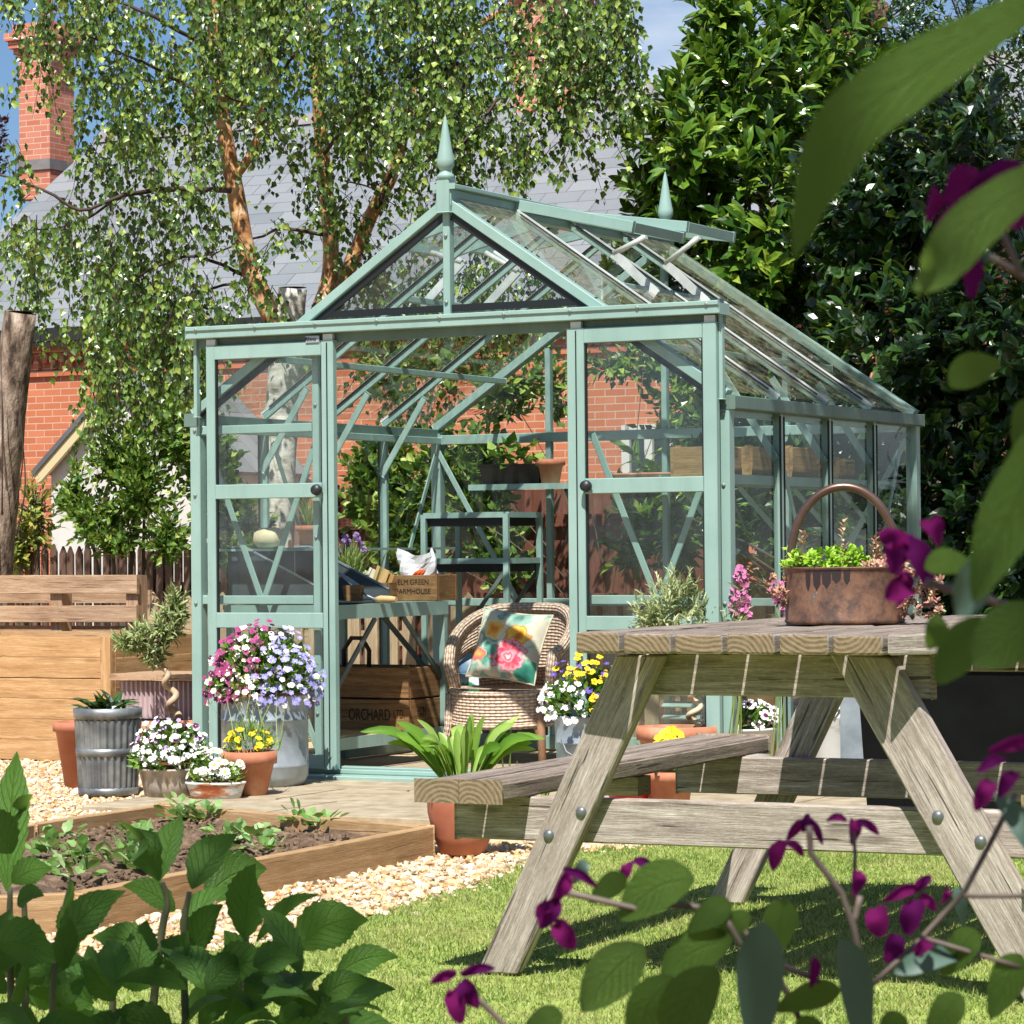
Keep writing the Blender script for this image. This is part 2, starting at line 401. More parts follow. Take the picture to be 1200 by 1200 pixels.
# grass: denser near the camera side that is in view
n = 230000
y = NR.uniform(5.2, 10.9, n); x = NR.uniform(-1.9, 2.1, n)
k = inside(x+NR.normal(0, .02, n), y+NR.normal(0, .03, n), LAWN) & (np.abs(x) < .19*y); x = x[k]; y = y[k]; n = len(x)
pt = np.sin(x*7+np.sin(y*5))*np.cos(y*6+x*3)*.5+.5
P = np.stack([x, y, np.full(n, -.008)], 1)
D = nrm(np.stack([NR.normal(0, .55, n), NR.normal(0, .55, n), np.ones(n)], 1)); N = rnd_dirs(n)
L = NR.uniform(.01, .024, n)*(.75+.5*pt); S = np.stack([NR.uniform(.0025, .0045, n), L, L], 1)
V, T, I = scatter(*BLADE, P, frames(D, N), S)
t = NT('grass'); ri = t.n('ShaderNodeNewGeometry').outputs['Random Per Island']
c = t.ramp(ri, [(0, '#587530'), (.4, '#7f9646'), (.75, '#a6b462'), (1, '#cbc48a')]); pz = t.noise(t.coord('Object'), 2.6, 5, .65)
c = t.mix(t.ramp(pz, [(.45, (0, 0, 0)), (.7, (.75, .75, .75))]), c, '#b9b078'); c = t.mix(t.ramp(t.noise(t.coord('Object', loc=(5, 2, 0)), 4, 4), [(.5, (0, 0, 0)), (.72, (.7, .7, .7))]), c, '#5d7c2e')
mx = t.n('ShaderNodeMixShader'); mx.inputs[0].default_value = .3; tr = t.n('ShaderNodeBsdfTranslucent'); t.l(c, tr.inputs[0]); t.l(t.bsdf(c, .5, 0, .35), mx.inputs[1]); t.l(tr.outputs[0], mx.inputs[2]); M_grass = t.done(mx.outputs[0])
tag(np_mesh('lawn_grass', V, T, M_grass), kind='stuff')
# pebbles
def pebbles(n, xr, yr, test, sz, name):
    x = NR.uniform(*xr, n); y = NR.uniform(*yr, n); k = test(x, y); x = x[k]; y = y[k]; n = len(x)
    r = NR.uniform(sz[0], sz[1], n)
    r *= NR.choice([.6, .85, 1, 1.35], n, p=[.3, .3, .3, .1]); P = np.stack([x, y, r*.3-.018+NR.uniform(0, .014, n)], 1)
    tv, tt = ICO; S = np.stack([r*NR.uniform(.8, 1.5, n), r*NR.uniform(.7, 1.2, n), r*NR.uniform(.45, .8, n)], 1)
    V, T, I = scatter(tv, tt, P, frames(rnd_dirs(n)*A([1, 1, .35]), rnd_dirs(n)*A([.3, .3, 0])+A([0, 0, 1])), S)
    V += NR.normal(0, .0022, V.shape)
    t = NT(name+'_stone'); ri = t.n('ShaderNodeNewGeometry').outputs['Random Per Island']
    c = t.ramp(ri, [(0, '#efe6d2'), (.25, '#e2cba4'), (.45, '#d2ae80'), (.6, '#f3ecde'), (.75, '#c8a27a'), (.88, '#e0d4c2'), (1, '#b5a696')])
    c = t.mix(t.noise(t.coord('Object'), 60, 4), c, t.mix(.5, c, (1, 1, 1), 'MULTIPLY'), 'MULTIPLY')
    m = t.done(t.bsdf(c, .7, 0, .3))
    return tag(np_mesh(name, V, T, m), kind='stuff')
BED_OUT = [gnd(192, 940, .1), gnd(510, 967, .1), gnd(90, 1048, .1), gnd(-40, 1052, .1), gnd(-40, 980, .1), gnd(30, 965, .1)]
ncol = lambda x, y: ~inside(x+NR.normal(0, .035, len(x)), y+NR.normal(0, .07, len(x)), LAWN) & ~inside(x, y, BED_OUT)
pebbles(26000, (-2.3, .3), (7.2, 10.6), ncol, (.006, .0145), 'path_gravel')
pebbles(18000, (-3.1, -.9), (10.6, 15.5), lambda x, y: (x < -.155*y+.95) & (x > -.19*y), (.007, .015), 'yard_gravel')
pebbles(5000, (.1, 2.4), (10.2, 11.6), ncol, (.008, .018), 'edge_gravel')

# paving in front of and inside the greenhouse
M_slab = mat('sandstone', [(.3, '#86785f'), (.5, '#a0927a'), (.72, '#b5a88f')], 9, .85, bump=.25, bscale=30)
mb = MB()
PX0 = (MG.inverted() @ gnd(205, 934)).x
for r in range(6):
    for c in range(4):
        w, d = .88, .56
        cx, cy_ = PX0+c*w-(.3 if r % 2 and c else 0)+(.0), -1.72+r*d
        if r % 2 and c == 0: w = .58
        if r >= 3: cx += .0
        p = gw(cx+w/2, cy_+d/2, 0); q = gw(cx+w/2+1, cy_+d/2, 0)-p
        mb.beam(gw(cx+.006, cy_+d/2, -.008+RN.uniform(-.001, .001)), gw(cx+w-.006, cy_+d/2, -.008), d-.012, .05)
tag(mb.build('stone_paving', M_slab, bevel=.003), kind='structure')
mb = MB(); mb.quad(gw(PX0, -1.7, .007), gw(PX0+3.3, -1.7, .007), gw(PX0+3.3, 1.6, .007), gw(PX0, 1.6, .007)); tag(mb.build('paving_joints', mat('mortar', [(.3, '#b8a684'), (.7, '#d6c7a6')], 20, .9)), kind='structure')

# ------------------------------------------------------------------ house far behind
HY = -.485
HX = at(80, 390, 34); MH = Matrix.Translation((HX.x, HX.y, 0)) @ Matrix.Rotation(HY, 4, 'Z')
def brickmat(name, c1, c2, mort, turn=False):
    t = NT(name); b = t.n('ShaderNodeTexBrick'); v = t.coord('UV', rot=(0, 0, PI/2 if turn else 0))
    t.l(v, b.inputs['Vector']); b.inputs['Scale'].default_value = 1; b.inputs['Brick Width'].default_value = .235; b.inputs['Row Height'].default_value = .078
    b.inputs['Mortar Size'].default_value = .006; b.inputs['Color1'].default_value = C3(c1); b.inputs['Color2'].default_value = C3(c2); b.inputs['Mortar'].default_value = C3(mort)
    n = t.noise(v, 3.2, 5); c = t.mix(t.math('MULTIPLY', n, .6), b.outputs[0], t.mix(.5, b.outputs[0], '#7e3a26'))
    n2 = t.noise(v, 40, 4); c = t.mix(t.math('MULTIPLY', n2, .35), c, '#d08a66')
    return t.done(t.bsdf(c, .85, 0, .2, b.outputs[1], .006, .5))
M_brick = brickmat('red_brick', '#cd7c58', '#b56342', '#ccb49c')
M_brick2 = brickmat('chimney_brick', '#d28c76', '#bd715c', '#d8c0ae', True)
t = NT('roof_slate'); b = t.n('ShaderNodeTexBrick'); v = t.coord('UV'); t.l(v, b.inputs['Vector'])
b.inputs['Scale'].default_value = 1; b.inputs['Brick Width'].default_value = .5; b.inputs['Row Height'].default_value = .27; b.inputs['Mortar Size'].default_value = .006
for q, c in (('Color1', '#868a8d'), ('Color2', '#686d72'), ('Mortar', '#3a3b3c')): b.inputs[q].default_value = C3(c)
c = t.mix(t.math('MULTIPLY', t.noise(v, 2.2, 6), .6), b.outputs[0], '#8d9092')
c = t.mix(t.math('MULTIPLY', t.noise(v, 14, 4), .3), c, '#666969')
M_slate = t.done(t.bsdf(c, .5, 0, .4, b.outputs[1], .01, .8))
M_white = mat('white_paint', [(.3, '#c4c1b8'), (.7, '#d6d3cb')], 4, .6)
M_darkpaint = mat('dark_gutter', '#2b2927', 4, .4)
M_ridge = mat('ridge_tile', [(.3, '#6d6a6a'), (.7, '#8a8684')], 5, .8, bump=.3)
M_tcpot = mat('chimney_pot_clay', [(.3, '#a9573c'), (.7, '#c27455')], 6, .8)
M_wglass = mat('window_glass', '#20262b', 2, .08, spec=.8)
house = thing('brick_house', 'long red brick cottage under a grey slate roof beyond the trees', 'house', (HX.x, HX.y, 0), HY)
def hl(px, py, ly): return on_plane(px, py, MH, 1, ly)
X0, X1, EZ, RZ, RY = -2.6, 10.6, 3.55, 6.5, 4.5
mb = MB(); mb.beam((X0, .15, EZ/2), (X1, .15, EZ/2), .3, EZ); mb.beam((X0, 8.85, EZ/2), (X1, 8.85, EZ/2), .3, EZ)
for gx in (X0+.15, X1-.15): mb.prism([(gx-.15, .3, 0), (gx-.15, 8.7, 0), (gx-.15, 8.7, EZ), (gx-.15, RY, RZ-.15), (gx-.15, .3, EZ)], (.3, 0, 0))
wall = mb.build('wall', M_brick, house)
mb = MB()
k = 0
while X0+k*.118 < X1: mb.box((X0+.06+k*.118, -.03, 3.2+(.075 if k % 2 else 0)), (.07, .06, .1)); k += 1
mb.beam((X0, -.03, 3.38), (X1, -.03, 3.38), .06, .075); mb.beam((X0, -.02, 3.1), (X1, -.02, 3.1), .04, .06)
mb.build('corbel_course', M_brick, house)
mb = MB(); mb.beam((X0-.1, -.17, 3.5), (X1, -.17, 3.5), .14, .09); mb.beam((X0-.1, -.09, 3.52), (X1, -.09, 3.52), .03, .2); mb.build('gutter', M_darkpaint, house)
mb = MB(); sl_ = (RZ-EZ)/RY
for s in (-1, 1):
    e = (RY if s < 0 else RY)
    y0 = RY+s*(RY+.2); z0 = RZ-(RY+.2)*sl_
    a, b_, c_, d_ = (X0-.15, y0, z0), (X1+.15, y0, z0), (X1+.15, RY, RZ), (X0-.15, RY, RZ)
    if s < 0: mb.quad(a, b_, c_, d_)
    else: mb.quad(b_, a, d_, c_)
roof = mb.build('roof', M_slate, house, solid=.06)
mb = MB(); xx = X0-.15
while xx < X1: mb.prism([(xx, RY-.2, RZ-.06), (xx, RY-.05, RZ+.1), (xx, RY+.05, RZ+.1), (xx, RY+.2, RZ-.06)], (.44, 0, 0)); xx += .452
mb.build('ridge_tiles', M_ridge, roof)
def chimney(px, w, d, ztop, ncap):
    x = hl(px, 100, RY-d/2).x; mb = MB(); zb = RZ-.75
    mb.beam((x, RY, zb), (x, RY, ztop-.42), w, d, up=(0, 1, 0))
    ch = mb.build('chimney', M_brick2, roof)
    mb = MB()
    for k, (o, z) in enumerate(((.05, -.42), (.1, -.34), (.14, -.24), (.06, -.12))): mb.beam((x, RY, ztop+z), (x, RY, ztop+z+.1+(.0 if k else 0)), w+o*2, d+o*2, up=(0, 1, 0))
    mb.build('chimney_cap', M_brick2, ch)
    for q in range(ncap):
        mb = MB(); mb.lathe([(.11, 0), (.115, .05), (.1, .08), (.095, .38), (.12, .4), (.12, .45), (.08, .45)], 16, (x+(q-(ncap-1)/2)*.34, RY, ztop-.02)); mb.build('chimney_pot', M_tcpot, ch)
    mb = MB(); mb.beam((x, RY, zb+.38), (x, RY, zb+.52), w+.03, d+.05, up=(0, 1, 0)); mb.build('lead_flashing', M_ridge, ch)
chimney(40, .5, .55, 8.1, 1); chimney(633, .72, .62, 8.1, 2); chimney(975, .6, .55, 7.5, 1)
# window seen through the greenhouse
a = hl(735, 503, -.01); b_ = hl(790, 600, -.01)
mb = MB()
for p0, p1 in (((a.x, a.z), (b_.x, a.z)), ((a.x, b_.z), (b_.x, b_.z)), ((a.x, b_.z-.04), (a.x, a.z+.04)), ((b_.x, b_.z-.04), (b_.x, a.z+.04)), (((a.x+b_.x)/2, b_.z), ((a.x+b_.x)/2, a.z))):
    mb.beam((p0[0], -.03, p0[1]), (p1[0], -.03, p1[1]), .06, .09, up=(0, 0, 1) if p0[1] == p1[1] else (1, 0, 0))
wn = mb.build('window', M_white, house)
mb = MB(); mb.quad((a.x, -.012, b_.z), (b_.x, -.012, b_.z), (b_.x, -.012, a.z), (a.x, -.012, a.z)); mb.build('window_pane', M_wglass, wn)
# white porch
pl = hl(60, 550, -1.8); pr = hl(246, 550, -1.8); pa = hl(150, 448, -1.8)
porch = thing('porch', 'white rendered porch with a pale bargeboard before the brick wall', 'porch', MH @ Vector((0, 0, 0)), HY)
mb = MB(); mb.prism([(pl.x, -1.8, 0), (pr.x, -1.8, 0), (pr.x, -1.8, pl.z), (pa.x, -1.8, pa.z), (pl.x, -1.8, pl.z)], (0, 1.75, 0)); mb.build('wall', M_white, porch)
mb = MB()
for p in (pl, pr):
    dx = .12 if p is pr else -.12
    mb.beam((p.x+dx, -1.9, p.z-.1), (pa.x, -1.9, pa.z+.03), .05, .14, up=(0, 0, 1))
mb.build('bargeboard', mat('bargeboard_paint', '#cdbf92', 4, .6), porch)
mb = MB()
for p in (pl, pr):
    dx = .14 if p is pr else -.14
    q = [(p.x+dx, -1.95, p.z-.04), (pa.x, -1.95, pa.z+.1)]
    mb.quad(q[0], q[1], (q[1][0], -.05, q[1][2]), (q[0][0], -.05, q[0][2]))
mb.build('roof', M_slate, porch, solid=.05)

# ------------------------------------------------------------------ fences
M_brownw = wood('brown_fence_wood', '#4a382e', '#6a5448', '#83695b', .4)
M_greyw = wood('weathered_fence_wood', '#857259', '#b39d7e', '#d0bd9f', .5)
M_brownp = wood('brown_panel_wood', '#5a3528', '#764a3a', '#8c5c4a', .35)
def picket_fence(name, label, p0, p1, ztop, w, gap, m, thick=.018, rails=(.25, .75), tip=.05):
    p0 = Vector((p0[0], p0[1], 0)); p1 = Vector((p1[0], p1[1], 0)); d = p1-p0; L = d.length; rz = math.atan2(d.y, d.x)
    t = thing(name, label, 'fence', p0, rz); mb = MB(); x = 0
    while x < L:
        ww = w*RN.uniform(.93, 1.05); z = ztop+RN.uniform(-.015, .015); lean = RN.uniform(-.008, .008)
        i0 = len(mb.v); mb.prism([(x, 0, 0), (x+ww, 0, 0), (x+ww+lean, 0, z-tip), (x+ww/2+lean, 0, z), (x+lean, 0, z-tip)], (0, thick, 0))
        o = RN.uniform(0, 40)
        for fi in range(len(mb.f)-7, len(mb.f)): mb.uv[fi] = [(mb.v[j].z+o, mb.v[j].x+o*.7) for j in mb.f[fi]]
        x += w+gap
    mb.build('pickets', m, t)
    for r in rails:
        mb = MB(); mb.beam((0, thick+.022, ztop*r), (L, thick+.022, ztop*r), .04, .08); mb.build('rail', m, t)
    nx = 0
    while nx <= L+.01:
        mb = MB(); mb.beam((nx+.05, thick+.09, 0), (nx+.05, thick+.09, ztop*.96), .09, .09, up=(1, 0, 0)); mb.build('post', m, t); nx += L/max(1, round(L/1.8))-.001
    return t
a = at(-60, 630, 19.0); b_ = at(405, 640, 17.3)
picket_fence('picket_fence', 'dark brown pointed picket fence behind the wooden pallet and shrubs', a, b_, 1.09, .05, .021, M_brownw)
a = at(150, 690, 16.95); b_ = at(890, 690, 15.15)
picket_fence('low_picket_fence', 'low pale weathered picket fence close behind the greenhouse', a, b_, .80, .085, .035, M_greyw, rails=(.32, .7))
a = at(385, 565, 18.2); b_ = at(858, 565, 16.35); a.z = b_.z = 0; d = b_-a
fn = thing('panel_fence', 'brown close boarded fence behind the greenhouse, half hidden by climbers', 'fence', a, math.atan2(d.y, d.x)); L = d.length
mb = MB(); x = 0
while x < L: mb.beam((x, RN.uniform(0, .006), 0), (x, 0, 1.38), .125, .016, up=(0, 1, 0)); x += .127
mb.build('boards', M_brownp, fn)
for z in (.35, .75, 1.2):
    mb = MB(); mb.beam((0, -.03, z), (L, -.03, z), .04, .07); mb.build('rail', M_brownp, fn)
for q in (.02, .5, .98):
    mb = MB(); mb.beam((L*q, -.06, 0), (L*q, -.06, 1.44), .09, .09, up=(1, 0, 0)); mb.build('post', M_brownp, fn)

# ------------------------------------------------------------------ trees and shrubs
def bark(name, stops, scale=8, stretch=(1, 1, .25), bump=.8): return mat(name, stops, scale, .85, stretch=stretch, bump=bump, bscale=scale*3, bd=.02)
M_birchbark = mat('birch_bark_white', [(.28, '#3a332c'), (.38, '#a99f90'), (.5, '#d8d0c2'), (.75, '#efe9df')], 7, .7, stretch=(1, 1, 2.2), bump=.4)
M_birchlimb = mat('birch_bark_orange', [(.28, '#523a2a'), (.4, '#9c693f'), (.55, '#cc9a66'), (.75, '#e8d2b4')], 9, .5, stretch=(1, 1, 1.6), bump=.4)
M_twig = mat('twig', [(.3, '#2a1c16'), (.7, '#4a342a')], 12, .7)
M_stemgrey = mat('shrub_stem', [(.3, '#3c342a'), (.7, '#6d6152')], 12, .8)
M_birchleaf = leafmat('birch_leaf', [(0, '#2c451b'), (.35, '#486727'), (.7, '#6b8a36'), (1, '#a6b856')], .34, .22, spec=.6)
M_laurel = leafmat('laurel_leaf', [(0, '#284715'), (.4, '#40661c'), (.75, '#688c2a'), (1, '#9cb244')], .26, .25, spec=.6)
M_dark = leafmat('evergreen_leaf', [(0, '#162b13'), (.5, '#213f1a'), (.85, '#345624'), (1, '#567534')], .3, .2, spec=.6)
M_shrub = leafmat('shrub_leaf', [(0, '#3b5c20'), (.5, '#5c802e'), (.85, '#869f42'), (1, '#b8c464')], .45, .3)
M_beech = leafmat('copper_beech_leaf', [(0, '#2a171b'), (1, '#4a2a2e')], .5, .2, (.2, .04, .05))

def limb(mb, pts, r0, r1, n=9, m=0, wob=.0):
    P = [Vector(p) for p in pts]; out = []; sub = 5
    for i in range(len(P)-1):
        a0 = P[max(i-1, 0)]; a1 = P[i]; a2 = P[i+1]; a3 = P[min(i+2, len(P)-1)]
        for s in range(sub):
            u = s/sub; out.append(.5*((2*a1)+(a2-a0)*u+(2*a0-5*a1+4*a2-a3)*u*u+(3*a1-a0-3*a2+a3)*u**3))
    out.append(P[-1]); k = len(out)
    if wob: out = [p+Vector((RN.gauss(0, wob), RN.gauss(0, wob), 0)) if 0 < i < k-1 else p for i, p in enumerate(out)]
    mb.tube(out, [r0+(r1-r0)*i/(k-1) for i in range(k)], n, m)
    return out

birch = thing('birch_tree', 'silver birch with weeping leafy twigs and peeling orange limbs', 'tree', (0, 0, 0))
bp = lambda px, py, Y=17.6: at(px, py, Y)
base = gnd(322, 850); base = bp(322, 845); base.z = 0
birch.location = base
def loc_(p): return Vector(p)-base
mb = MB(); limb(mb, [loc_(base), loc_(bp(324, 640)), loc_(bp(330, 480)), loc_(bp(338, 390)), loc_(bp(343, 338))], .115, .085, 14, wob=.003)
trunk = mb.build('trunk', M_birchbark, birch)
mb = MB(); mb.disc(.083, 0, 20, loc_(bp(343, 337))); mb.build('cut_face', mat('sawn_wood', [(.3, '#a9855c'), (.7, '#d4b58a')], 20, .9), trunk)
mb = MB()
limb(mb, [loc_(bp(338, 400)), loc_(bp(318, 368)), loc_(bp(292, 310)), loc_(bp(276, 225)), loc_(bp(264, 160)), loc_(bp(256, 100)), loc_(bp(250, 20)), loc_(bp(248, -60))], .07, .028, 10)
limb(mb, [loc_(bp(277, 205)), loc_(bp(297, 175)), loc_(bp(308, 125)), loc_(bp(311, 40)), loc_(bp(318, -30))], .03, .014, 8)
limb(mb, [loc_(bp(346, 430, 17.9)), loc_(bp(380, 350, 18)), loc_(bp(388, 300, 18)), loc_(bp(381, 215, 18)), loc_(bp(374, 130, 18)), loc_(bp(368, 40, 18)), loc_(bp(366, -50, 18))], .06, .03, 10)
limb(mb, [loc_(bp(350, 440, 18)), loc_(bp(398, 340, 18.3)), loc_(bp(436, 250, 18.3)), loc_(bp(464, 195, 18.3)), loc_(bp(482, 120, 18.4)), loc_(bp(520, 60, 18.4)), loc_(bp(600, 5, 18.4))], .055, .02, 10)
limbs = mb.build('limbs', M_birchlimb, birch)
mb = MB()
for path, r in (([(270, 223), (200, 222), (145, 229), (95, 246), (35, 216), (-20, 200)], .018), ([(145, 229), (90, 262), (35, 270)], .01), ([(378, 275), (330, 268), (300, 280), (240, 300)], .012),
                ([(440, 245), (470, 190), (540, 170), (620, 60), (660, 20)], .016), ([(470, 100), (560, 70), (660, 60), (720, 30)], .014), ([(300, 330), (230, 300), (170, 320), (130, 350)], .013),
                ([(262, 130), (200, 90), (140, 60), (70, 20)], .014), ([(255, 60), (180, 20), (100, -10), (40, -20)], .014), ([(310, 120), (350, 60), (420, 10)], .012), ([(300, 122), (270, 115), (230, 90)], .01),
                ([(400, 210), (445, 225), (475, 250)], .006), ([(380, 180), (420, 130), (470, 60)], .012), ([(290, 330), (215, 350), (180, 420)], .01)):
    limb(mb, [loc_(bp(x, y, 17.4+RN.uniform(-.3, .4))) for x, y in path], r, r*.35, 6, wob=.01)
# hanging twigs carry the leaves
strands = []
REG = [(50, 735, -90, 30, 480, (.35, .95)), (90, 235, 30, 170, 95, (.35, .8)), (20, 235, 205, 330, 130, (.3, .85)), (110, 236, 320, 450, 135, (.45, .95)), (-20, 62, 180, 215, 16, (.15, .35)),
       (0, 70, 270, 320, 14, (.2, .4)), (225, 570, 20, 185, 270, (.3, .75)), (560, 735, -10, 150, 120, (.3, .6)), (640, 725, 60, 165, 34, (.25, .5)), (690, 765, -40, 25, 12, (.2, .4)), (330, 520, 150, 240, 42, (.25, .45)), (520, 640, 150, 190, 22, (.2, .45)),
       (0, 110, -60, 5, 34, (.2, .5)), (470, 560, 100, 190, 30, (.3, .5)), (225, 330, 300, 420, 20, (.3, .6)), (235, 330, 190, 300, 26, (.2, .45)), (395, 650, 290, 390, 150, (.3, .75)), (395, 600, 400, 470, 30, (.2, .5))]
for x0, x1, y0, y1, n, lr in REG:
    for _ in range(max(2, n//6)):
        cx, cy2, cY, cl2 = RN.uniform(x0, x1), RN.uniform(y0, y1), 17.5+RN.gauss(0, .5), RN.uniform(*lr)
        for _ in range(6):
            strands.append((bp(cx+RN.gauss(0, 7), cy2+RN.gauss(0, 16), cY+RN.gauss(0, .12)), cl2*RN.uniform(.3, 1.0)))
LP, LD, LN_, LS = [], [], [], []
for p, L in strands:
    a = RN.uniform(0, 2*PI); wd_ = RN.uniform(.08, .45); bx, by = math.cos(a)*wd_, math.sin(a)*wd_*.6
    pts = [p+Vector((bx*u*(1-u*.3)+math.sin(u*7+a)*.012, by*u, -L*u)) for u in (0, .2, .45, .7, 1)]
    mb.tube([loc_(q) for q in pts], [.0032, .0028, .0024, .002, .0012], 3, cap=False)
    m = int(L/.019)
    for j in range(m):
        u = (j+RN.random())/m; q = p+Vector((bx*u*(1-u*.3), by*u, -L*u)); s = RN.uniform(0, 2*PI)
        q += Vector((math.cos(s), math.sin(s), 0))*RN.uniform(.005, .075)
        LP.append(q-base); LD.append((RN.gauss(0, .4), RN.gauss(0, .4), -1)); LN_.append((math.cos(s)*.7+RN.gauss(0, .4), math.sin(s)*.6-.7+RN.gauss(0, .4), .5+RN.gauss(0, .3))); LS.append(RN.uniform(.03, .056))
mb.build('twigs', M_twig, birch)
LS = A(LS); V, T, I = scatter(*BIRCH, A(LP), frames(A(LD), A(LN_)), np.stack([LS*.84, LS, LS], 1))
np_mesh('foliage', V, T, M_birchleaf, birch)

def whorls(cs, dirs, per, L, W, tpl, spread=.9, blen=.2):
    """leafy shoots: per leaves round each shoot tip"""
    n = len(cs); P = np.repeat(cs, per, 0); Dm = np.repeat(nrm(dirs), per, 0); m = len(P)
    u = np.tile(np.linspace(0, 1, per), n)
    rd = rnd_dirs(m); side = nrm(rd-Dm*(rd*Dm).sum(1, keepdims=True))
    P = P - Dm*(blen*(1-u))[:, None]
    D = nrm(Dm*(.35+.6*u)[:, None] + side*(spread*(1.05-.6*u))[:, None] + rnd_dirs(m)*.18)
    N = nrm(Dm - D*(D*Dm).sum(1, keepdims=True) + A([0, 0, .35]))
    Ls = NR.uniform(.65, 1.1, m)*L*(1-.25*u)
    return scatter(tpl[0], tpl[1], P, frames(D, N), np.stack([Ls*W, Ls, Ls], 1))
def shell(n, lobes):
    """points in the outer part of a cluster of ellipsoids + outward direction"""
    w = A([l[3]*l[4]*l[5] for l in lobes])**(2/3); w /= w.sum(); out, dr = [], []
    for (x, y, z, rx, ry, rz), k in zip(lobes, NR.multinomial(n, w)):
        d = rnd_dirs(k); r = NR.uniform(.55, 1.05, k)[:, None]; e = A([rx, ry, rz])
        out.append(A([x, y, z])+d*r*e); dr.append(nrm(d/e*min(rx, ry, rz)))
    return np.concatenate(out), np.concatenate(dr)
def bush(name, label, cat, base, lobes, n, per, L, W, tpl, m, stems=6, group=None, up=.5, stem_m=None, blen=.2, spread=.9, sr=.02):
    t = thing(name, label, cat, base, 0, group); b = A(base)
    cs, dr = shell(n, lobes); k = cs[:, 2] > .05; cs, dr = cs[k], dr[k]
    V, T, I = whorls(cs-b, nrm(dr+A([0, -.15, up])), per, L, W, tpl, spread, blen)
    np_mesh('foliage', V, T, m, t)
    mb = MB()
    for i in range(stems):
        l = lobes[i % len(lobes)]; e = A(l[:3])+NR.normal(0, .3, 3)*A(l[3:])-b; s = A([RN.gauss(0, .08), RN.gauss(0, .08), 0])
        mid = s*.4+e*.6+NR.normal(0, .06, 3); limb(mb, [s, mid*A([.55, .55, 1]), e], sr, sr*.35, 7)
    idx = NR.choice(len(cs), min(len(cs), 160), False)
    for i in idx:
        l = min(lobes, key=lambda q: np.linalg.norm((cs[i]-A(q[:3]))/A(q[3:])))
        limb(mb, [A(l[:3])-b+(cs[i]-A(l[:3]))*.25, cs[i]-b-dr[i]*.05], sr*.3, .003, 4)
    mb.build('stems', stem_m or M_stemgrey, t); return t
def lobe(px, py, Y, rpx, rpy, ry):
    p = at(px, py, Y); return (p.x, p.y, p.z, rpx*Y/F, ry, rpy*Y/F)
b0 = at(850, 800, 17.4); b0.z = 0
bush('laurel_bush', 'tall sunlit cherry laurel with long glossy leaves right behind the greenhouse', 'shrub', b0,
     [lobe(800, 190, 17.3, 75, 115, .6), lobe(880, 110, 17.6, 90, 110, .7), lobe(960, 60, 18, 90, 110, .6), lobe(770, 320, 17.6, 60, 110, .5), lobe(880, 270, 17.3, 110, 130, .7), lobe(840, 20, 17.8, 45, 60, .4), lobe(900, 420, 17.4, 130, 130, .6), lobe(840, 570, 17.2, 110, 110, .5)],
     1050, 10, .18, .38, LONG, M_laurel, 9, sr=.03)
b0 = at(1090, 800, 16.2); b0.z = 0
bush('evergreen_shrub', 'dark broadleaf evergreen shrub in shade at the right of the greenhouse', 'shrub', b0,
     [lobe(1010, 250, 16.6, 100, 120, .7), lobe(1120, 200, 16.2, 120, 130, .7), lobe(1060, 420, 16, 120, 130, .8), lobe(1170, 400, 15.8, 110, 140, .8), lobe(1110, 600, 15.7, 110, 130, .7), lobe(1200, 620, 15.5, 90, 140, .6), lobe(1150, 760, 15.5, 110, 90, .6), lobe(1000, 560, 16.8, 90, 130, .5), lobe(930, 600, 16.1, 70, 100, .3), lobe(1010, 640, 15.9, 70, 110, .3), lobe(900, 480, 16.6, 60, 60, .3), lobe(960, 500, 16.3, 60, 70, .3), lobe(890, 700, 15.7, 55, 60, .25), lobe(960, 720, 15.6, 60, 60, .25), lobe(1100, 690, 15.9, 90, 90, .4)],
     2000, 8, .145, .5, LONG, M_dark, 10, sr=.028)
b0 = at(1120, 800, 18.5); b0.z = 0
bush('holly_tree', 'fine leaved dark evergreen tree rising behind the broadleaf shrub', 'tree', b0,
     [lobe(1030, 30, 18.6, 90, 90, .7), lobe(1140, 60, 18.4, 110, 120, .8), lobe(1210, 160, 18.3, 90, 130, .8), lobe(1090, 190, 18.9, 120, 110, .7), lobe(1120, 420, 18.9, 190, 260, .8)],
     1500, 9, .065, .5, LONG, M_dark, 8, sr=.03, blen=.16)
# shrubs by the left fence and climbers
b0 = at(150, 800, 17.0); b0.z = 0
bush('garden_shrub', 'bushy mid green shrub spilling over the picket fence below the birch', 'shrub', b0,
     [lobe(110, 605, 17.0, 42, 40, .3), lobe(165, 570, 16.9, 50, 55, .3), lobe(195, 625, 16.8, 34, 36, .25), lobe(205, 500, 17.0, 28, 55, .25), lobe(135, 625, 16.9, 45, 25, .25), lobe(135, 535, 17.0, 45, 45, .25), lobe(85, 575, 17.1, 22, 40, .2)], 560, 8, .075, .62, BIRCH, M_shrub, 5)
b0 = at(35, 800, 18.6); b0.z = 0
M_gold = leafmat('golden_leaf', [(0, '#55702a'), (.5, '#8b9a3c'), (1, '#c9c060')], .45, .3)
bush('golden_shrub', 'small golden green shrub behind the fence beside the dead trunk', 'shrub', b0, [lobe(40, 600, 18.6, 32, 50, .3), lobe(20, 640, 18.6, 30, 40, .3)], 110, 9, .07, .5, LONG, M_gold, 3)
b0 = gw(.9, 2.75); b0.z = 0
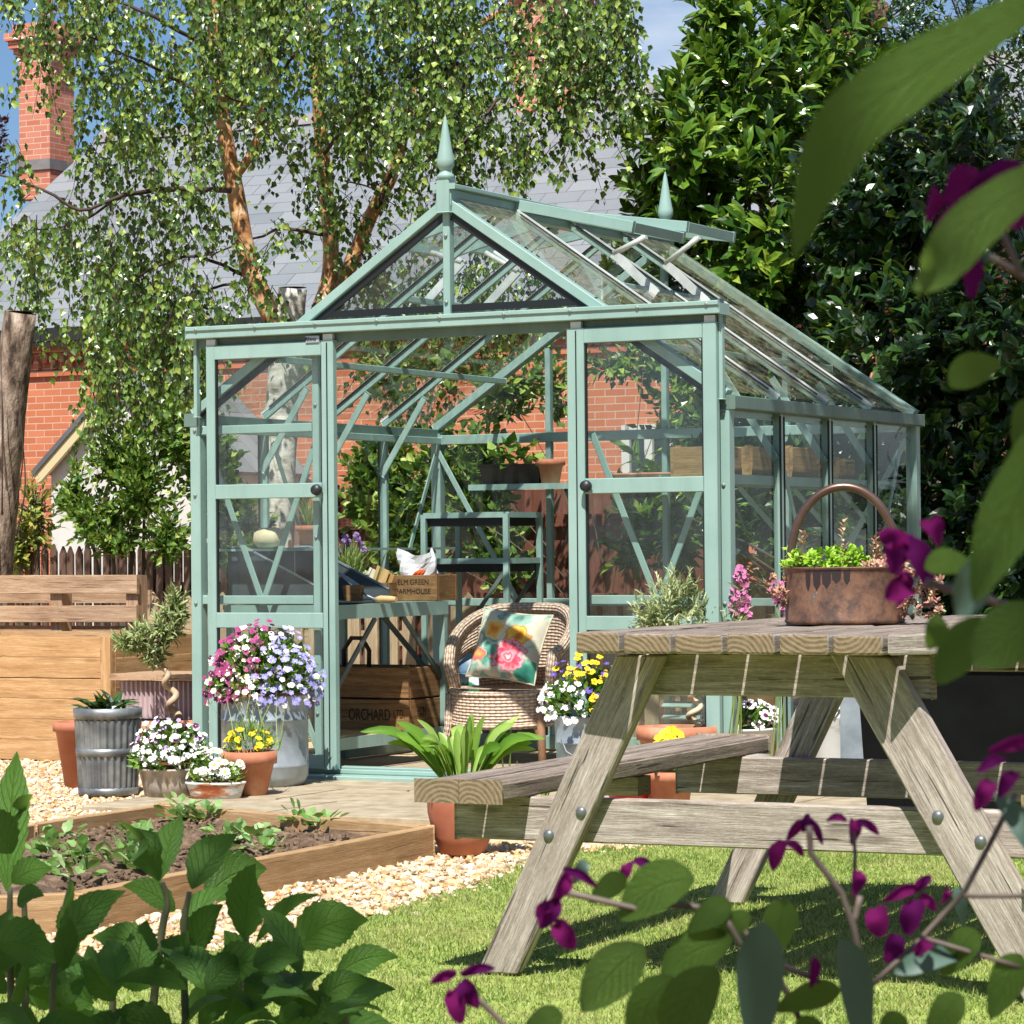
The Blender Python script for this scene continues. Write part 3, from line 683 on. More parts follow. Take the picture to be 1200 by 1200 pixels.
bush('climbing_plant', 'leafy climber covering the fence behind the left half of the greenhouse', 'plant', b0,
     [lobe(445, 560, 16.9, 60, 70, .16), lobe(530, 560, 16.7, 60, 80, .16), lobe(480, 640, 16.8, 60, 60, .14), lobe(570, 560, 16.6, 40, 60, .14), lobe(590, 640, 16.6, 40, 60, .14), lobe(250, 560, 17.0, 40, 60, .15), lobe(280, 620, 17.0, 50, 50, .15)], 900, 8, .085, .7, ROUND, M_shrub, 4, sr=.005)
b0 = gw(2.35, 2.75); b0.z = 0
bush('young_laurel', 'bright young laurel shoots behind the right half of the greenhouse', 'shrub', b0,
     [lobe(800, 620, 15.5, 75, 60, .3), lobe(740, 640, 15.6, 40, 40, .2), lobe(770, 590, 15.5, 60, 40, .2), lobe(850, 600, 15.4, 50, 60, .25)], 75, 10, .14, .3, LONG, M_laurel, 5, sr=.014)
b0 = at(720, 800, 16.3); b0.z = 0
bush('vine', 'sparse dark leaved vine before the brick wall behind the greenhouse', 'plant', b0,
     [lobe(600, 440, 16.4, 70, 60, .3), lobe(650, 450, 16.3, 40, 60, .25), lobe(730, 420, 16.2, 70, 40, .3), lobe(790, 480, 16.2, 50, 60, .3), lobe(440, 430, 16.9, 50, 45, .2), lobe(520, 415, 16.8, 60, 45, .2), lobe(590, 470, 16.6, 50, 45, .2), lobe(770, 420, 16.2, 70, 35, .25), lobe(825, 440, 16.1, 40, 60, .25)], 230, 6, .09, .6, BIRCH, M_birchleaf, 4, sr=.005)
# dead trunk at the left edge
b0 = at(-18, 840, 17.2); b0.z = 0
dt = thing('dead_trunk', 'sawn off dead tree trunk leaning at the left end of the picket fence', 'tree trunk', b0)
mb = MB(); top = at(24, 366, 17.0)-b0
limb(mb, [(0, 0, 0), at(-10, 680, 17.2)-b0, at(6, 520, 17.1)-b0, top], .13, .092, 16, wob=.006); dtt = mb.build('trunk', bark('dead_bark', [(.36, '#3d3027'), (.46, '#7a6858'), (.56, '#9b8877'), (.7, '#bcab9b')], 16, (1, 1, .35), 1), dt)
mb = MB(); mb.disc(.09, .002, 18, top); mb.build('cut_face', mat('old_sawn_wood', [(.3, '#8f7a62'), (.7, '#c4ae90')], 20, .9), dtt)
mb = MB()
for k in range(7):
    a = RN.uniform(0, 6); z0 = RN.uniform(.9, 1.8); limb(mb, [at(4, 640, 17.0)-b0+Vector((math.cos(a)*.1, -.1, z0-1.2)), at(4, 600, 17.0)-b0+Vector((math.cos(a)*.16, -.13, z0-1.1)), at(4, 580, 17)-b0+Vector((math.cos(a)*.12, -.1, z0-.8))], .006, .003, 5)
mb.build('dry_stems', M_twig, dt)
b0 = at(-75, 500, 48); b0.z = 0
bush('copper_beech', 'dark purple leaved tree far off beside the brick chimney', 'tree', b0, [lobe(-55, 170, 48, 66, 85, 1.0), lobe(-70, 330, 48, 60, 120, 1)], 700, 8, .16, .6, BIRCH, M_beech, 3, sr=.1)
# trees outside the frame whose shade falls into the view
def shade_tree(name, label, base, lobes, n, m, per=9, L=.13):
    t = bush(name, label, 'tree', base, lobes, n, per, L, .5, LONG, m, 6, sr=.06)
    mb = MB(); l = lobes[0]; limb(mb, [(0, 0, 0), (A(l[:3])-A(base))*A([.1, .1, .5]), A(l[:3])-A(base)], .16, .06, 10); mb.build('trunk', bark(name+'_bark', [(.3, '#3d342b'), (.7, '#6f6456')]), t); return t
shade_tree('tall_yew', 'tall dark evergreen at the right beyond the picture edge', Vector((4.6, 12.2, 0)),
           [(3.3, 11.9, 6.2, 1.3, 1.2, 1.4), (4.4, 12.0, 7.6, 1.5, 1.4, 1.6), (3.9, 12.9, 8.8, 1.4, 1.3, 1.4), (5.0, 13.5, 6, 1.4, 1.3, 1.6), (1.75, 10.9, 6.0, .75, .8, .7), (2.6, 11.2, 7.0, .9, .9, .9), (1.5, 9.9, 6.4, .45, .6, .4), (1.1, 10.6, 6.9, .3, .4, .3), (2.3, 9.8, 5.2, .7, .6, .6), (2.3, 13.2, 7.2, 1.0, .9, .7), (3.1, 14, 7.8, 1.0, .9, .8), (2.0, 12.2, 6.6, .6, .7, .5), (3.0, 12.8, 6.2, .9, .9, .7), (.95, 10.4, 6.4, .5, .6, .35), (1.3, 11.4, 6.6, .5, .6, .4)], 2500, M_dark)
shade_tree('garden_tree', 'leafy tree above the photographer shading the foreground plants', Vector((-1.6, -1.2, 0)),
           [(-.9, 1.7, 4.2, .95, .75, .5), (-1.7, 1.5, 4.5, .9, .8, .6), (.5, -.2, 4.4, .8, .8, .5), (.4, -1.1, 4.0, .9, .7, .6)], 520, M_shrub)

bush('reflection_hedge', 'unseen green hedge added at the right to darken reflections in the side glass', 'hedge', Vector((3.9, 9.5, 0)),  # added out of view so the side panes reflect dark leaves
     [(3.9, y_, z_, .6, .9, .9) for y_ in (6.5, 8, 9.5, 11, 12.3) for z_ in (.8, 2.2)], 900, 9, .1, .5, LONG, M_dark, 8, sr=.03)

bush('sky_block_hedge', 'unseen tall hedge added behind the camera to block sky light', 'hedge', Vector((0, -6.5, 0)),  # added out of view to cut sky fill on camera-facing surfaces
     [(x_, -6.5+.12*abs(x_-1)*-1, z_, 1.5, .9, 1.9) for x_ in (-8.5, -6.5, -4.5, -2.5, -.5, 1.5, 3.5, 5.5, 7.5) for z_ in (1.6, 4.4, 6.6)], 1700, 9, .34, .55, LONG, M_dark, 9, sr=.06)
# ------------------------------------------------------------------ greenhouse
W, D, HE, HR, RX = 2.67, 2.28, 1.66, 2.58, 1.338
M_sage = painted('sage_paint', '#87a59c', '#96b3aa', '#6c8279', .36)
M_sagedark = painted('sage_gutter', '#5b7269', '#6b8278', '#3f4c44', .5)
M_seal = mat('black_seal', '#15181a', 4, .5)
M_alu = mat('mill_aluminium', [(.3, '#bcc3c0'), (.7, '#dce1de')], 8, .35, metal=.1)
M_knob = mat('knob_black', '#23282a', 4, .45)
def glassmat(name, dirt, tint=(.93, .96, .95), dirtcol='#b9b7a6', scale=9, thr=.5):
    t = NT(name); tr = t.n('ShaderNodeBsdfTransparent'); tr.inputs[0].default_value = C3(tint)
    g = t.n('ShaderNodeBsdfGlossy'); g.inputs['Roughness'].default_value = .03
    lw = t.n('ShaderNodeLayerWeight'); lw.inputs[0].default_value = .5; fz = t.math('ADD', t.math('MULTIPLY', t.math('POWER', lw.outputs['Facing'], 5.0), .9), .045)
    m1 = t.n('ShaderNodeMixShader'); t.l(fz, m1.inputs[0]); t.l(tr.outputs[0], m1.inputs[1]); t.l(g.outputs[0], m1.inputs[2])
    d = t.n('ShaderNodeBsdfDiffuse'); d.inputs[0].default_value = C3(dirtcol)
    n1 = t.noise(t.coord('Object'), scale, 8, .72); n2 = t.noise(t.coord('Object'), 2.5, 3)
    f = t.ramp(t.math('ADD', t.math('MULTIPLY', n1, .8), t.math('MULTIPLY', n2, .2)), [(thr-.12, (.06, .06, .06)), (thr+.14, (1, 1, 1))])
    m2 = t.n('ShaderNodeMixShader'); t.l(t.math('MULTIPLY', f, dirt), m2.inputs[0]); t.l(m1.outputs[0], m2.inputs[1]); t.l(d.outputs[0], m2.inputs[2])
    return t.done(m2.outputs[0])
M_glass = glassmat('clear_glass', .01); M_roofglass = glassmat('roof_glass_dusty', .42, dirtcol='#9c987c', scale=24, thr=.53); M_doorglass = glassmat('door_glass', .05, dirtcol='#aebcc4', scale=5)
gh = thing('greenhouse', 'sage green aluminium greenhouse with open sliding doors, finials and raised roof vents', 'greenhouse', (-1.455, 13.81, 0), GYAW)
def fb(name, p0, p1, w, h, up=(0, 0, 1), m=None, parent=None):
    mb = MB(); mb.beam(p0, p1, w, h, up); return mb.build(name, m or M_sage, parent or gh, bevel=.003)
def pane(pts, m=None, parent=None):
    mb = MB(); mb.poly(pts); return mb.build('glass_pane', m or M_glass, parent or gh)
def zr(x): return HE+(HR-HE)*(x/RX if x <= RX else (W-x)/(W-RX))
mb = MB()
for a, b_ in (((0, 0), (W, 0)), ((0, D), (W, D))): mb.beam((a[0]-.03, a[1], .03), (b_[0]+.03, b_[1], .03), .06, .07)
for x in (0, W): mb.beam((x, .031, .03), (x, D-.031, .03), .06, .066)
mb.build('base_frame', M_sage, gh, bevel=.003)
for x in (0, W):
    for y in (0, D): fb('corner_post', (x, y, .066), (x, y, HE), .055, .055, up=(0, 1, 0))
for x, s in ((0, -1), (W, 1)):
    fb('gutter', (x+s*.02, -.03, HE-.01), (x+s*.02, D+.01, HE-.01), .07, .055, m=M_sagedark)
    fb('eaves_bar', (x-s*.03, .03, HE-.05), (x-s*.03, D-.03, HE-.045), .02, .036)
for y in (0, D):
    fb('gable_rafter', (-.01, y, HE+.02), (RX, y, HR), .042, .055, up=(0, 1, 0)); fb('gable_rafter', (W+.01, y, HE+.02), (RX, y, HR), .044, .055, up=(0, 1, 0))
fb('ridge_beam', (RX, -.04, HR+.02), (RX, D+.04, HR+.02), .07, .07)
fb('ridge_capping', (RX, -.05, HR+.065), (RX, D+.05, HR+.065), .12, .02)
bays = [.57, 1.14, 1.71]
for y in bays:
    for x, s in ((0, 1), (W, -1)):
        fb('glazing_bar', (x, y, .066), (x, y, HE-.02), .026, .04, up=(1, 0, 0))
        a, b_ = Vector((x, y, HE+.02)), Vector((RX-s*.03, y, HR)); n = Vector((-(HR-HE)*s, 0, RX)).normalized()
        fb('roof_bar', a, b_, .017, .03, up=n, m=M_sage)
        mb = MB(); mb.beam(a+n*.024, b_+n*.024, .016, .01, n); mb.build('bar_cap', M_alu, gh)
        fb('eaves_brace', (x+s*.0, y-.025, HE-.24), (x+s*.26, y-.025, HE+.26*.68-.02), .008, .035, up=(-1, 0, 1))
for k in range(1, 4):
    x = W*k/4; fb('gable_bar', (x, D, .066), (x, D, zr(x)-.03), .03, .04, up=(0, 1, 0))
fb('back_rail', (.03, D-.01, HE-.04), (W-.03, D-.01, HE-.04), .03, .05); fb('back_rail', (.03, D-.01, .76), (W-.03, D-.01, .76), .03, .04)
for a, b_ in (((.02, HE-.1), (.5, .75)), ((W-.02, HE-.1), (W-.5, .75))): fb('diagonal_flat', (a[0], D-.035, a[1]), (b_[0], D-.035, b_[1]), .008, .03, up=(1, 0, 1))
for x in (.03, W-.03):
    fb('diagonal_flat', (x, .60, HE-.1), (x, 1.1, .70), .03, .008, up=(1, 0, 0)); fb('diagonal_flat', (x, 2.2, HE-.12), (x, 1.75, .75), .03, .008, up=(1, 0, 0))
# purlins with thin wires
for s, x0 in ((1, 0), (-1, W)):
    x = x0+s*.42; fb('purlin', (x, .03, zr(x)-.03), (x, D-.03, zr(x)-.03), .024, .03)
# front gable
jl, jr = gl(373, 600, .0)[0], gl(683, 600, .0)[0]
TZ = gl(540, 368, -.07)[1]
for x in (jl, jr): fb('door_jamb', (x, 0, .066), (x, 0, min(TZ, zr(x))-.04), .035, .04, up=(0, 1, 0))
fb('gable_mullion', (RX, 0, TZ), (RX, 0, HR-.04), .035, .045, up=(0, 1, 0))
zl_ = gl(306, 703, 0)[1]
fb('front_rail', (.03, 0, zl_), (jl-.02, 0, zl_), .03, .04); fb('front_rail', (jr+.02, 0, zl_), (W-.03, 0, zl_), .03, .04)
fb('front_rail', (.03, 0, HE-.06), (jl-.02, 0, HE-.06), .03, .04)
for x0, x1 in ((.03, jl-.03), (jr+.03, W-.03)):
    c = (x0+x1)/2
    for x in (x0, x1):
        fb('diagonal_flat', (x, .035, HE-.12), (c+(c-x)*.12, .035+.006*(x > c), zl_-.1), .008, .03, up=(1, 0, 1)); fb('diagonal_flat', (c+(x-c)*.2, .035, zl_-.14), (x, .035, .12), .008, .03, up=(1, 0, 1))
# panes
e = .004
for i in range(4):
    y0, y1 = D*i/4+.015, D*(i+1)/4-.015
    for x in (0, W): pane([(x, y0, .06), (x, y1, .06), (x, y1, HE-.03), (x, y0, HE-.03)])
    for x, s in ((0, 1), (W, -1)):
        xe = RX if i in (0, 3) else x+s*(RX-.56)
        n = Vector((-(HR-HE)*s, 0, RX)).normalized()*.02
        pane([Vector((x, y0, zr(x)+.02))+n, Vector((x, y1, zr(x)+.02))+n, Vector((xe, y1, zr(xe)+.02))+n, Vector((xe, y0, zr(xe)+.02))+n], M_roofglass)
        if i in (1, 2): fb('vent_sill', Vector((xe, y0, zr(xe)+.01))+n, Vector((xe, y1, zr(xe)+.01))+n, .03, .03)
for k in range(4):
    x0, x1 = W*k/4+.01, W*(k+1)/4-.01
    pane([(x0, D, .06), (x1, D, .06), (x1, D, HE), (x0, D, HE)])
    if k in (0, 3): pane([(x0, D, HE+.003), (x1, D, HE+.003), (x1 if k == 0 else x0, D, zr(x1 if k == 0 else x0))])
    else: pane([(x0, D, HE+.003), (x1, D, HE+.003), (x1, D, zr(x1)), (x0, D, zr(x0))])
tx = (TZ-HE)/(HR-HE)*RX
pane([(.03, 0, .06), (jl, 0, .06), (jl, 0, min(TZ, zr(jl))), (tx if tx < jl else jl, 0, min(TZ, zr(jl))), (.03, 0, HE+.02)] if tx < jl-.01 else [(.03, 0, .06), (jl, 0, .06), (jl, 0, zr(jl)), (.03, 0, HE+.02)])
pane([(jr, 0, .06), (W-.03, 0, .06), (W-.03, 0, HE+.02), (jr, 0, min(TZ, zr(jr)))])
pane([(tx, 0, TZ), (RX-.02, 0, TZ), (RX-.02, 0, HR-.05)]); pane([(RX+.02, 0, TZ), (W-tx, 0, TZ), (RX+.02, 0, HR-.05)])
# black seal lines on the front gable
for s, xe in ((-1, tx), (1, W-tx)):
    mb = MB(); mb.beam((xe, .0, TZ+.034), (RX+s*.02, .0, TZ+.034), .02, .03); mb.build('black_seal', M_seal, gh)
for a, b_, s in (((.03, HE+.04), (RX-.02, HR-.03), 1), ((W-.03, HE+.04), (RX+.02, HR-.03), -1)):
    mb = MB(); mb.beam((a[0], -.005, a[1]-.034), (b_[0], -.005, b_[1]-.034), .03, .012, up=(0, 1, 0)); mb.build('black_seal', M_seal, gh)
for y in bays:
    for x, s in ((-.019, -1), (W+.019, 1)):
        for o in (-.021, .021):
            mb = MB(); mb.beam((x, y+o, .07), (x, y+o, HE-.05), .006, .008, up=(1, 0, 0)); mb.build('black_seal', M_seal, gh)
    for x, s in ((0, 1), (W, -1)):
        n = Vector((-(HR-HE)*s, 0, RX)).normalized(); a, b_ = Vector((x+s*.05, y, zr(x+s*.05)+.02)), Vector((RX-s*.06, y, zr(RX-s*.06)+.02))
        for o in (-.0145, .0145):
            mb = MB(); mb.beam(a+n*.021+Vector((0, o, 0)), b_+n*.021+Vector((0, o, 0)), .007, .006, n); mb.build('black_seal', M_seal, gh)
# roof vents, open
def vent(s, y0, ang, Lv):
    h = Vector((RX-s*-.0+s*.03, 0, HR+.045)); d = Vector((s*math.cos(ang), 0, -math.sin(ang))); n = Vector((math.sin(ang)*s, 0, math.cos(ang)))
    v = bpy.data.objects.new('roof_vent', None); v.empty_display_size = .05; link(v, gh)
    a = y0+.012; b_ = y0+.57-.012; q = h+d*Lv; mb = MB()
    Y = Vector((0, 1, 0))
    for y in (a, b_): mb.beam(h+Y*y, q+Y*y, .022, .05, n)
    mb.beam(h+d*.012+Y*(a+.011), h+d*.012+Y*(b_-.011), .024, .046, n); mb.beam(q-d*.012+Y*(a+.011), q-d*.012+Y*(b_-.011), .024, .046, n)
    mb.build('vent_frame', M_sage, v, bevel=.002)
    mb = MB(); mb.quad(h+Y*a, h+Y*b_, q+Y*b_, q+Y*a); mb.build('vent_pane', M_roofglass, v)
    ym = (a+b_)/2; x2 = RX+s*.62; bot = Vector((x2, ym, zr(x2)+.05)); jn = Vector((RX+s*.4, ym, zr(RX+s*.4)+.1)); tip = q-d*.06+Y*ym-n*.03
    mb = MB(); mb.tube([jn, tip], .013, 8); mb.tube([jn+Y*.035, tip+Y*.035-d*.03], .011, 8); mb.beam(jn, bot, .04, .014, (0, 1, 0)); mb.build('vent_opener', M_alu, v)
for y0, a_ in ((.57, 13), (1.14, 8)): vent(1, y0, math.radians(a_), .62); vent(-1, y0, math.radians(a_+1), .62)
# finials
for y in (-.02, D+.02):
    mb = MB(); mb.beam((RX, y, HR-.05), (RX, y, HR+.1), .066, .066, up=(0, 1, 0))
    mb.lathe([(.024, .1), (.038, .106), (.04, .122), (.025, .134), (.021, .142), (.027, .147), (.04, .168), (.039, .19), (.031, .23), (.02, .3), (.009, .365), (.0, .395)], 24, (RX, y, HR-.005)); mb.build('finial', M_sage, gh, bevel=.004)
# door track
x0, z0 = gl(223, 388, -.08); x1, z1 = gl(848, 356, -.08); zt = (z0+z1)/2
fb('door_track', (x0, -.07, zt-.02), (x1, -.07, zt-.02), .1, .042); fb('track_lip', (x0+.005, -.122, zt+.004), (x1-.004, -.122, zt+.004), .012, .02)
mb = MB(); mb.beam((x0+.01, -.05, zt-.062), (x1-.01, -.05, zt-.062), .03, .04); mb.build('track_channel', M_sagedark, gh)
for x in (x0+.02, x1-.02): fb('track_stay', (x, -.06, HE), (x, -.06, zt-.043), .018, .03, up=(0, 1, 0))
fb('threshold', (-.02, -.1, .018), (W+.02, -.1, .018), .14, .03); fb('bottom_track', (-.02, -.055, .045), (W+.02, -.055, .045), .012, .02)
def door(pxs, label, tagged):
    a, b_, c, d = [gl(p, 620, -.08)[0] for p in pxs]     # outer left, inner left, inner right, outer right
    pc = (pxs[1]+pxs[2])/2
    Z = lambda y, p=pc: gl(p, y, -.08)[1]
    dr = bpy.data.objects.new('sliding_door', None); dr.empty_display_size = .05; link(dr, gh); tag(dr, label)
    top = zt-.075; yb = -.08
    mb = MB(); zm0, zm1, zl0, zl1 = (Z(584), Z(567), Z(736), Z(718)) if tagged else (Z(577.5), Z(559.5), Z(739), Z(722))
    for u, v in ((a, b_), (c, d)): mb.beam(((u+v)/2, yb, .055), ((u+v)/2, yb, top), v-u, .035, up=(0, 1, 0))
    for z0_, z1_ in ((.055, .12), (zl0, zl1), (zm0, zm1), (top-.065, top)): mb.beam((b_, yb, (z0_+z1_)/2), (c, yb, (z0_+z1_)/2), .03, z1_-z0_)
    mb.build('door_frame', M_sage, dr, bevel=.003)
    mb = MB()
    for u in ((c, d) if tagged else (a, b_)),:
        m_ = (u[0]+u[1])/2+(.0 if tagged else .004); mb.beam((m_, yb-.019, .06), (m_, yb-.019, top-.01), .004, .006, up=(0, 1, 0))
    mb.build('door_seal', M_seal, dr)
    for z0_, z1_ in ((.12, zl0), (zl1, zm0), (zm1, top-.065)):
        mb = MB(); mb.quad((b_, yb, z0_), (c, yb, z0_), (c, yb, z1_), (b_, yb, z1_)); mb.build('door_pane', M_doorglass, dr)
        for u in (b_+.004, c-.004):
            mb = MB(); mb.beam((u, yb-.004, z0_), (u, yb-.004, z1_), .008, .012, up=(0, 1, 0)); mb.build('glazing_seal', M_seal, dr)
    kx = (c-.01) if tagged else (b_+.02); zk = (zm0+zm1)/2
    mb = MB(); mb.lathe([(0, .05), (.022, .048), (.026, .03), (.02, .012), (.012, .008), (.012, 0)], 20); o = mb.build('knob', M_knob, dr); o.location = (kx, yb-.016, zk); o.rotation_euler = (PI/2, 0, 0)
    for x in ((a+b_)/2, (c+d)/2):
        mb = MB(); mb.beam((x, yb, top+.0005), (x, yb, top+.03), .05, .02, up=(0, 1, 0)); mb.build('hanger', M_alu, dr)
    if tagged:
        tx_, tz_ = gl(366, 397.5, -.1); mb = MB(); mb.beam((tx_-.036, yb-.019, tz_), (tx_+.036, yb-.019, tz_), .004, .03); pl_ = mb.build('maker_plate', mat('plate_silver', '#a7b0b6', 3, .4, metal=.3), dr)
        text_mesh('plate_lettering', 'Rhino', .024, Matrix.Translation((tx_-.008, yb-.0225, tz_)) @ Matrix.Rotation(PI/2, 4, 'X'), M_seal, pl_)
door((245, 255, 380, 394), 'left sliding door with a small maker plate', True)
door((668, 688, 827, 843), 'right sliding door', False)
# bolts
M_zincb = mat('bolt_zinc', '#8b9490', 4, .45, metal=.3)
mb = MB(); mb.lathe([(0, .006), (.006, .005), (.009, .002), (.009, 0)], 12); b0_ = mb.build('bolt', M_zincb, gh); bm_ = b0_.data; first_ = True
spots_ = [(x, -.125, zt-.0) for x in np.linspace(x0+.06, x1-.06, 9)]+[(x, -.03, z) for x in (.0, W) for z in (.2, .8, 1.3, 1.6)]+[(jl, -.022, z) for z in (.3, 1.1, 1.7)]+[(RX, -.026, z) for z in (TZ+.06, HR-.15)]
for q in spots_:
    o = b0_ if first_ else link(bpy.data.objects.new('bolt', bm_), gh); first_ = False; o.location = q; o.rotation_euler = (PI/2, 0, 0)
# louvre in the back wall
mb = MB(); lx0, lx1 = 1.32, 1.98
for k in range(7): z = .12+k*.06; mb.beam((lx0, D-.03, z), (lx1, D-.03, z), .05, .006, up=(0, -.6, 1))
mb.build('louvre', M_sage, gh)

# ------------------------------------------------------------------ materials of the contents
M_terra = mat('terracotta', [(.3, '#a8664a'), (.5, '#ba7a5a'), (.72, '#cd9c80')], 7, .8, bump=.15, bscale=60)
M_terra_d = mat('terracotta_dark', [(.3, '#9e5a40'), (.7, '#b57458')], 7, .75)
M_zinc = mat('galvanised_zinc', [(.3, '#808b93'), (.5, '#98a3aa'), (.7, '#b2babe')], 6, .5, metal=.35, bump=.08)
M_zincd = mat('galvanised_dark', [(.3, '#55595c'), (.5, '#777b7d'), (.72, '#9da1a1')], 9, .45, metal=.5)
M_soil = mat('compost', [(.3, '#2b211a'), (.7, '#4c3b2e')], 30, .95, bump=.8)
M_plastic = mat('black_plastic', '#141516', 4, .4)
M_pottray = mat('tray_metal', [(.3, '#3c4548'), (.7, '#566064')], 4, .4)
M_crate = wood('crate_wood', '#5d4329', '#8f6d48', '#b3906a', .5)
M_ink = mat('stencil_ink', [(.35, '#120d09'), (.7, '#2a2018')], 30, .8)
M_ply = wood('shelf_board', '#a88a5e', '#c8a878', '#dcc095', .2)
M_larch = wood('new_larch', '#96724a', '#bd966a', '#d9b98e', .5)
M_pallet = wood('pallet_wood', '#846750', '#b39477', '#d4bb9f', .7)
M_petal = {k: mat('petal_'+k, [(.3, a), (.7, b)], 40, .6, spec=.3) for k, a, b in (('white', '#e6e4e0', '#f3f1ee'), ('magenta', '#86305f', '#ad4a80'), ('plum', '#4a1836', '#6d2450'), ('lavender', '#8380c0', '#aaa7dd'), ('yellow', '#e3b80c', '#f2d22a'), ('cream', '#eadcb4', '#f4ead0'), ('maroon', '#45121a', '#6b1f28'), ('violet', '#4a3590', '#6650b4'), ('pink', '#c86aa0', '#dd92bd'), ('lilac', '#b58ccd', '#cfaee0'))}
M_green = leafmat('pansy_leaf', [(0, '#3f6620'), (.5, '#5d882f'), (1, '#86a844')], .5, .3)
M_silver = leafmat('willow_leaf', [(0, '#8f9f6a'), (.5, '#b8c28c'), (1, '#dde0ba')], .5, .3)
M_olive = leafmat('olive_leaf', [(0, '#74854f'), (.5, '#9aa86c'), (1, '#c4cc9a')], .5, .25)
M_lime = leafmat('lime_sedum', [(0, '#7fae1e'), (.5, '#9cc832'), (1, '#bfe05a')], .4, .25)
M_sempers = leafmat('pink_succulent', [(0, '#a56a5e'), (.5, '#c89486'), (.8, '#d8b89c'), (1, '#c9c07a')], .45, .15)
M_chive = leafmat('chive_leaf', [(0, '#6c8a3a'), (1, '#b0bd72')], .5, .3)
M_hosta = leafmat('hosta_leaf', [(0, '#527e26'), (.55, '#7ba63a'), (1, '#b4d070')], .4, .35)

def leaves(parent, P, D, N, L, Wd, tpl, m, name='foliage'):
    L = A(L, float); V, T, I = scatter(*tpl, A(P), frames(A(D), A(N)), np.stack([L*Wd, L, L], 1)); return np_mesh(name, V, T, m, parent)
def dome(parent, n, c, rx, rz, L, tpl, m, Wd=.6, ry=None):
    d = rnd_dirs(n); d[:, 2] = np.abs(d[:, 2]); r = NR.uniform(.35, 1, n)[:, None]**.6
    P = A(c)+d*r*A([rx, ry or rx, rz]); Dd = nrm(d+rnd_dirs(n)*.6+A([0, 0, .2])); Nn = nrm(d*.4+rnd_dirs(n)*.6+A([0, -.3, .6]))
    return leaves(parent, P, Dd, Nn, NR.uniform(.6, 1.1, n)*L, Wd, tpl, m)
def blossoms(parent, n, c, rx, rz, size, kinds, choose=None, ry=None, tpl=FLOWER, low=-.1, name='blossoms', face=.8, stuff=True):
    """kinds: list of (petal, centre); choose(d) -> index for outward direction d"""
    d = rnd_dirs(n*4); d = d[(d[:, 2] > low) & (d[:, 1] < .55)][:n]; n = len(d)
    r = NR.uniform(.72, 1.14, n)[:, None]; P = A(c)+d*r*A([rx, ry or rx, rz])
    Nn = nrm(d*face+A([0, -.55, .35])+rnd_dirs(n)*.35); up = rnd_dirs(n)*.5+A([0, 0, 1.])
    Fm = frames(np.cross(np.cross(Nn, up), Nn)*1.0, Nn); s = NR.uniform(.75, 1.15, n)*size
    ms = []; idx = []
    for a, b in kinds: ms += [M_petal[a], M_petal[b]]
    im = A([2*(choose(q) if choose else RN.randrange(len(kinds))) for q in d])
    V, T, I = scatter(tpl[0], tpl[1], P, Fm, np.stack([s, s*NR.uniform(.8, 1, n), s], 1), tpl[2], im)
    o = np_mesh(name, V, T, ms, parent, I)
    if stuff: o['kind'] = 'stuff'
    return o
def pot(parent, r0, r1, h, m, rim=.0, name='pot', n=36, foot=0, lip=.012, sx=1, sy=1, flute=None, soil=True, band=None):
    """tapered vessel: r0 base, r1 top, hollow"""
    mb = MB(); pr = [(0, 0), (r0, 0)]
    if rim: pr += [(r1*.985-.0, h-rim), (r1+lip, h-rim+.004), (r1+lip, h)]
    else: pr += [(r0+(r1-r0)*.5, h*.5), (r1, h-.012), (r1+.006, h-.008), (r1+.006, h)]
    pr += [(r1-.012, h), (r1-.018, h-.05)]
    mb.lathe(pr, n, sx=sx, sy=sy, flute=flute); o = mb.build(name, m, parent)
    if soil:
        mb = MB(); mb.disc(r1-.014, h-.025, 28, sx=sx, sy=sy); mb.build('soil', M_soil, parent)
    return o

# ------------------------------------------------------------------ inside the greenhouse
BX, BY0, BT = .66, .12, .79; BY1 = min(1.95, glx(524, 700, .66)[0])
bench = thing('potting_bench', 'sage green metal potting bench with a low shelf along the left glass', 'bench', gw(0, 0), GYAW)
mb = MB(); mb.box((.35, (BY0+BY1)/2, BT-.012), (.6, BY1-BY0, .02)); mb.build('bench_top', M_sage, bench)
mb = MB(); mb.beam((BX, BY0, BT-.035), (BX, BY1, BT-.035), .012, .065); mb.beam((.06, BY1, BT-.035), (BX-.008, BY1, BT-.035), .012, .065); mb.beam((.06, BY0, BT-.035), (BX-.008, BY0, BT-.035), .012, .065); mb.build('apron', M_sage, bench)
for x in (.08, BX-.012):
    for y in (BY0+.02, BY1-.02):
        mb = MB(); mb.beam((x, y, 0), (x, y, BT-.07), .03, .03, up=(0, 1, 0)); mb.build('leg', M_sage, bench)
mb = MB(); mb.box((.36, (BY0+BY1)/2, .165), (.55, BY1-BY0-.06, .014)); mb.build('shelf', M_ply, bench)
mb = MB(); mb.beam((BX, BY0, .15), (BX, BY1, .15), .01, .055); mb.build('shelf_rail', M_sage, bench)
M_dkmetal = mat('brace_dark', [(.3, '#4a5652'), (.7, '#66736e')], 6, .45)
for (ya, yb_) in ((BY1-.02, BY1-.4), (BY0+.05, BY0+.4)):
    mb = MB(); mb.beam((BX-.02, ya, BT-.38), (BX-.02, yb_, BT-.07), .01, .025, up=(0, 1, 1)); mb.build('brace', M_dkmetal, bench)
    mb = MB(); mb.beam((BX-.05, ya, BT-.4), (.3, ya, BT-.07), .01, .025, up=(1, 0, 1)); mb.build('brace', M_dkmetal, bench)
tray = thing('potting_tray', 'dark grey potting tray with high sloping sides on the green bench', 'tray', gw(0, 0, BT), GYAW)
